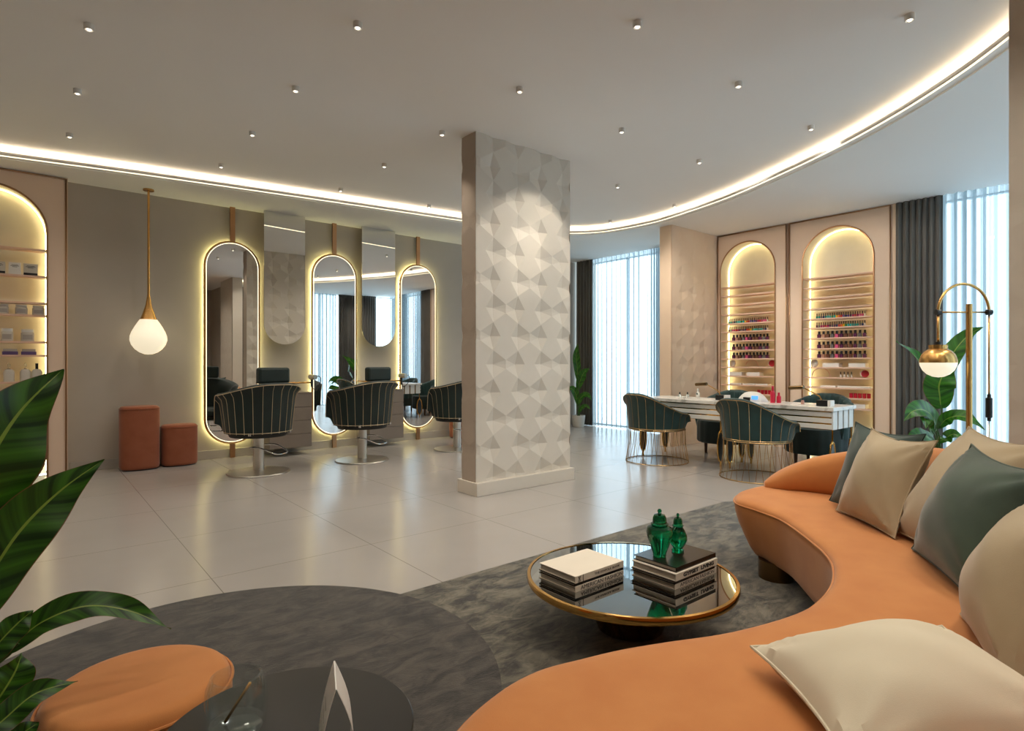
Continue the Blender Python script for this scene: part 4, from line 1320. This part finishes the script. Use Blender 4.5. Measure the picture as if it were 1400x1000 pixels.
plant('leafy_plant', 'green potted plant in the far corner beside the dark drape', (7.97, 7.60, 0), [
    ([(7.97, 7.60, .85), (7.96, 7.62, 1.10), (7.95, 7.64, 1.35), (7.93, 7.58, 1.58)], .075, 0, V2, .25),
    ([(7.97, 7.62, .70), (8.00, 7.58, .88), (8.00, 7.49, 1.02), (8.00, 7.35, 1.11)], .085, 0, V2, .25),
    ([(7.95, 7.60, .40), (7.97, 7.535, .56), (7.985, 7.396, .61), (7.97, 7.26, .52)], .06, 0, V2, .25),
    ([(7.95, 7.60, .42), (7.93, 7.62, .60), (7.86, 7.66, .72), (7.80, 7.70, .68)], .07, 0, V2, .25),
    ([(7.96, 7.60, .24), (7.98, 7.517, .37), (8.0, 7.42, .40), (8.0, 7.32, .34)], .04, 0, V2, .25)],
    'leafb', .13, .22, 'potw', 51)

# ------------------------------------------------------------------ arc floor lamp
fl_ = thing('arc_floor_lamp', 'brass floor lamp with a half-ring arm and opal globe behind the sofa', 'lamp', (5.484, 1.156, 0))
ux, uy = .768, -.640                 # the ring lies in the plane facing the seating
def F(s, z, o=0): return (ux*s, uy*s, z)
MB().lathe([(0, 0), (.14, 0), (.14, .02), (.03, .035), (0, .035)], n=40).build('base', 'brass', fl_)
MB().cyl((0, 0, .03), .020, 1.62, 20).build('pole', 'brass', fl_)
RR = .193
cx_ = -.042
MB().tube([F(cx_ + RR*math.cos(PI*i/32), 1.592 + RR*math.sin(PI*i/32)*1.09) for i in range(33)], .010, 10).build('arc', 'brass', fl_)
MB().tube([F(cx_ - RR, 1.588), F(cx_ + RR, 1.588)], .0065, 8).build('crossbar', 'brass', fl_)
for s in (-RR, RR): 
    MB().tube([F(cx_ + s - .016, 1.588), F(cx_ + s + .016, 1.588)], .022, 12).build('joint', 'blackplastic', fl_)
MB().tube([F(cx_ - RR, 1.58), F(cx_ - RR, 1.34)], .009, 8).build('drop_rod', 'brass', fl_)
MB().tube([F(cx_ + RR, 1.58), F(cx_ + RR, .92)], .0065, 8).build('cable_rod', 'brass', fl_)
MB().tube([F(cx_ + RR, .965), F(cx_ + RR, .94), F(cx_ + RR, .935), F(cx_ + RR, .79), F(cx_ + RR, .785), F(cx_ + RR, .76)], [.013, .013, .022, .022, .013, .013], 12).build('switch', 'blackplastic', fl_)
MB().tube([F(cx_ + RR, .76), F(cx_ + RR, .02), F(cx_ + RR*.4, .02)], .004, 6).build('cord', 'goldwire', fl_)
gx, gy, gz = F(cx_ - RR, 1.205)
MB().lathe([(.1205, 0), (.119, .02), (.108, .058), (.088, .085), (.066, .100), (.06, .104), (.06, .135), (0, .135)], (gx, gy, gz), 40).build('shade', 'brass', fl_)
MB().lathe([(0, -.112), (.035, -.107), (.072, -.088), (.1, -.058), (.116, -.022), (.119, 0), (0, 0)], (gx, gy, gz), 40).build('globe', 'globe', fl_)
MB().cyl((gx, gy, gz + .135), .02, .022, 14).build('socket', 'blackplastic', fl_)

# ------------------------------------------------------------------ ceiling downlights
DL = []
xs = [.285, 1.555, 2.87, 4.07, 5.31, 6.545]
ysr = [1.145, 2.24, 3.35, 4.43, 5.54, 6.65]
inside = {.285: [2.24, 3.35, 4.43, 5.54, 6.65], 1.555: [1.145, 2.24, 3.35, 4.43, 5.54, 6.65], 2.87: [.03, 1.145, 2.24, 3.35, 4.43, 5.54, 6.65], 4.07: [1.145, 2.24, 3.35, 5.54, 6.60], 5.31: [2.24, 3.35, 4.43, 5.54], 6.545: [4.50, 5.60]}
rowname = {.03: 'above the sofa back', 1.145: 'nearest the seating', 2.24: 'second row', 3.35: 'third row', 4.43: 'fourth row', 4.50: 'fourth row', 5.54: 'fifth row', 5.60: 'fifth row', 6.65: 'sixth row', 6.60: 'sixth row'}
colname = {.285: 'leftmost column', 1.555: 'second column from left', 2.87: 'third column from left', 4.07: 'fourth column from left', 5.31: 'fifth column from left', 6.545: 'rightmost column'}
def spot(name, energy, size, blend, parent, rot=(0, 0, 0), c=(1, .91, .78), loc=(0, 0, -.045)):
    ld = bpy.data.lights.new(name, 'SPOT')
    ld.energy = energy; ld.spot_size = math.radians(size); ld.spot_blend = blend; ld.shadow_soft_size = .025; ld.color = c
    o = bpy.data.objects.new(name, ld); col.objects.link(o); o.parent = parent; o.location = loc; o.rotation_euler = rot
    return o
first = None
for x in xs:
    for y in inside[x]:
        lab = 'small white ceiling spotlight, %s, %s' % (colname[x], rowname[y])
        if first is None:
            t = thing('ceiling_spotlight', lab, 'spotlight', (x, y, ZC), 0, 'ceiling spotlights')
            MB().lathe([(.0125, -.030), (.022, -.038), (.026, -.038), (.0275, -.035), (.0275, -.0005), (.0, -.0005)], n=24).build('housing', 'white', t)
            MB().lathe([(0, -.0415), (.007, -.040), (.0115, -.036), (.012, -.030), (0, -.030)], n=20).build('lens', 'lens', t)
            first = t
        else:
            t = dup(first, (x, y, ZC), 0, lab)
        DL.append((x, y, t))
# narrow beams added to these spotlights to brighten the niches, partition and drape
WASH = {(5.31, 3.35): (8.28, 3.0, 1.9), (5.31, 4.43): (8.28, 4.3, 1.9), (6.545, 4.50): (8.0, 4.2, 1.6), (5.31, 2.24): (8.28, 2.4, 1.8)}
for x, y, t in DL:
    e = 25
    if abs(x-4.07) < .01 and abs(y-3.35) < .01:
        # tilted gimbal washing the relief pillar
        d = Vector((3.72, 4.2, 2.1)) - Vector((x, y, ZC - .045))
        q = d.to_track_quat('-Z', 'Y').to_euler()
        s = spot('beam', 44, 64, .45, t); s.rotation_euler = q
        q = (Vector((3.72, 4.22, 2.3)) - Vector((x, y, ZC - .045))).to_track_quat('-Z', 'Y').to_euler()
        s = spot('beam', 40, 26, .8, t); s.rotation_euler = q
        spot('beam', 12, 140, 1, t)
        continue
    if (x, y) in WASH:
        q = (Vector(WASH[(x, y)]) - Vector((x, y, ZC - .045))).to_track_quat('-Z', 'Y').to_euler()
        s = spot('beam', 80, 58, .8, t); s.rotation_euler = q
        spot('beam', 44, 140, 1, t)  # extra downward beam added to brighten the floor below
        continue
    spot('beam', (22 if y > 6 else 11) if x < 1 else (22 if x < 2 else (29 if x < 3 else (30 if x < 4.2 and y < 3 else 46))) if y > 1.2 else 40, 70 if (x, y) == (2.87, 4.43) else 140, 1, t)
# spotlights further back over the unseen part of the room still light it
for x, y in ((.285, .03), (1.555, .03), (-1.0, 2.24), (-1.0, 4.43), (-1.0, 6.65), (.285, -1.1), (1.555, -1.1)):
    t = dup(first, (x, y, ZC), 0, 'small white ceiling spotlight outside the frame')
    spot('beam', 40 if (x, y) == (1.555, .03) else 16, 140, 1, t)

for x in (4.65, 5.9, 7.2):
    t = dup(first, (x, .42, ZS), 0, 'small white soffit spotlight over the reflected drapes, outside the frame')
    spot('beam', 40, 140, 1, t)

# ------------------------------------------------------------------ daylight
w = bpy.data.worlds.new('overcast_sky'); scene.world = w; w.use_nodes = True
bg = w.node_tree.nodes['Background']
bg.inputs['Color'].default_value = (.68, .86, 1.0, 1)
bg.inputs['Strength'].default_value = 4.2
def portal(name, loc, rot, sx, sy):
    ld = bpy.data.lights.new(name, 'AREA'); ld.shape = 'RECTANGLE'; ld.size = sx; ld.size_y = sy
    ld.cycles.is_portal = True
    o = bpy.data.objects.new(name, ld); col.objects.link(o); o.location = loc; o.rotation_euler = rot
portal('window_portal', (X1 + .02, 6.5, ZS/2), (0, PI/2, 0), ZS, 3.0)
portal('window_portal', (X1 + .02, .97, ZS/2), (0, PI/2, 0), ZS, 2.85)
portal('window_portal', (6.4, -.47, ZS/2), (PI/2, 0, PI), 4.6, ZS)

# ------------------------------------------------------------------ camera and view
cd = bpy.data.cameras.new('camera'); cam = bpy.data.objects.new('camera', cd); col.objects.link(cam)
cam.location = (0, 0, 1.2)
cam.rotation_euler = (PI/2, 0, -math.radians(90 - 50.1826))
cd.sensor_width = 36; cd.sensor_fit = 'HORIZONTAL'; cd.lens = 36*792/1400
cd.shift_y = -3/1400
cd.clip_start = .05
scene.camera = cam
vs = scene.view_settings
vs.view_transform = 'Standard'; vs.look = 'None'; vs.gamma = 1; vs.exposure = .28; vs.use_curve_mapping = False
cy = scene.cycles
cy.use_denoising = True
cy.max_bounces = 10; cy.diffuse_bounces = 5; cy.glossy_bounces = 5; cy.transmission_bounces = 8; cy.transparent_max_bounces = 16
cy.caustics_reflective = False; cy.caustics_refractive = False
cy.sample_clamp_indirect = 6
cy.use_light_tree = True
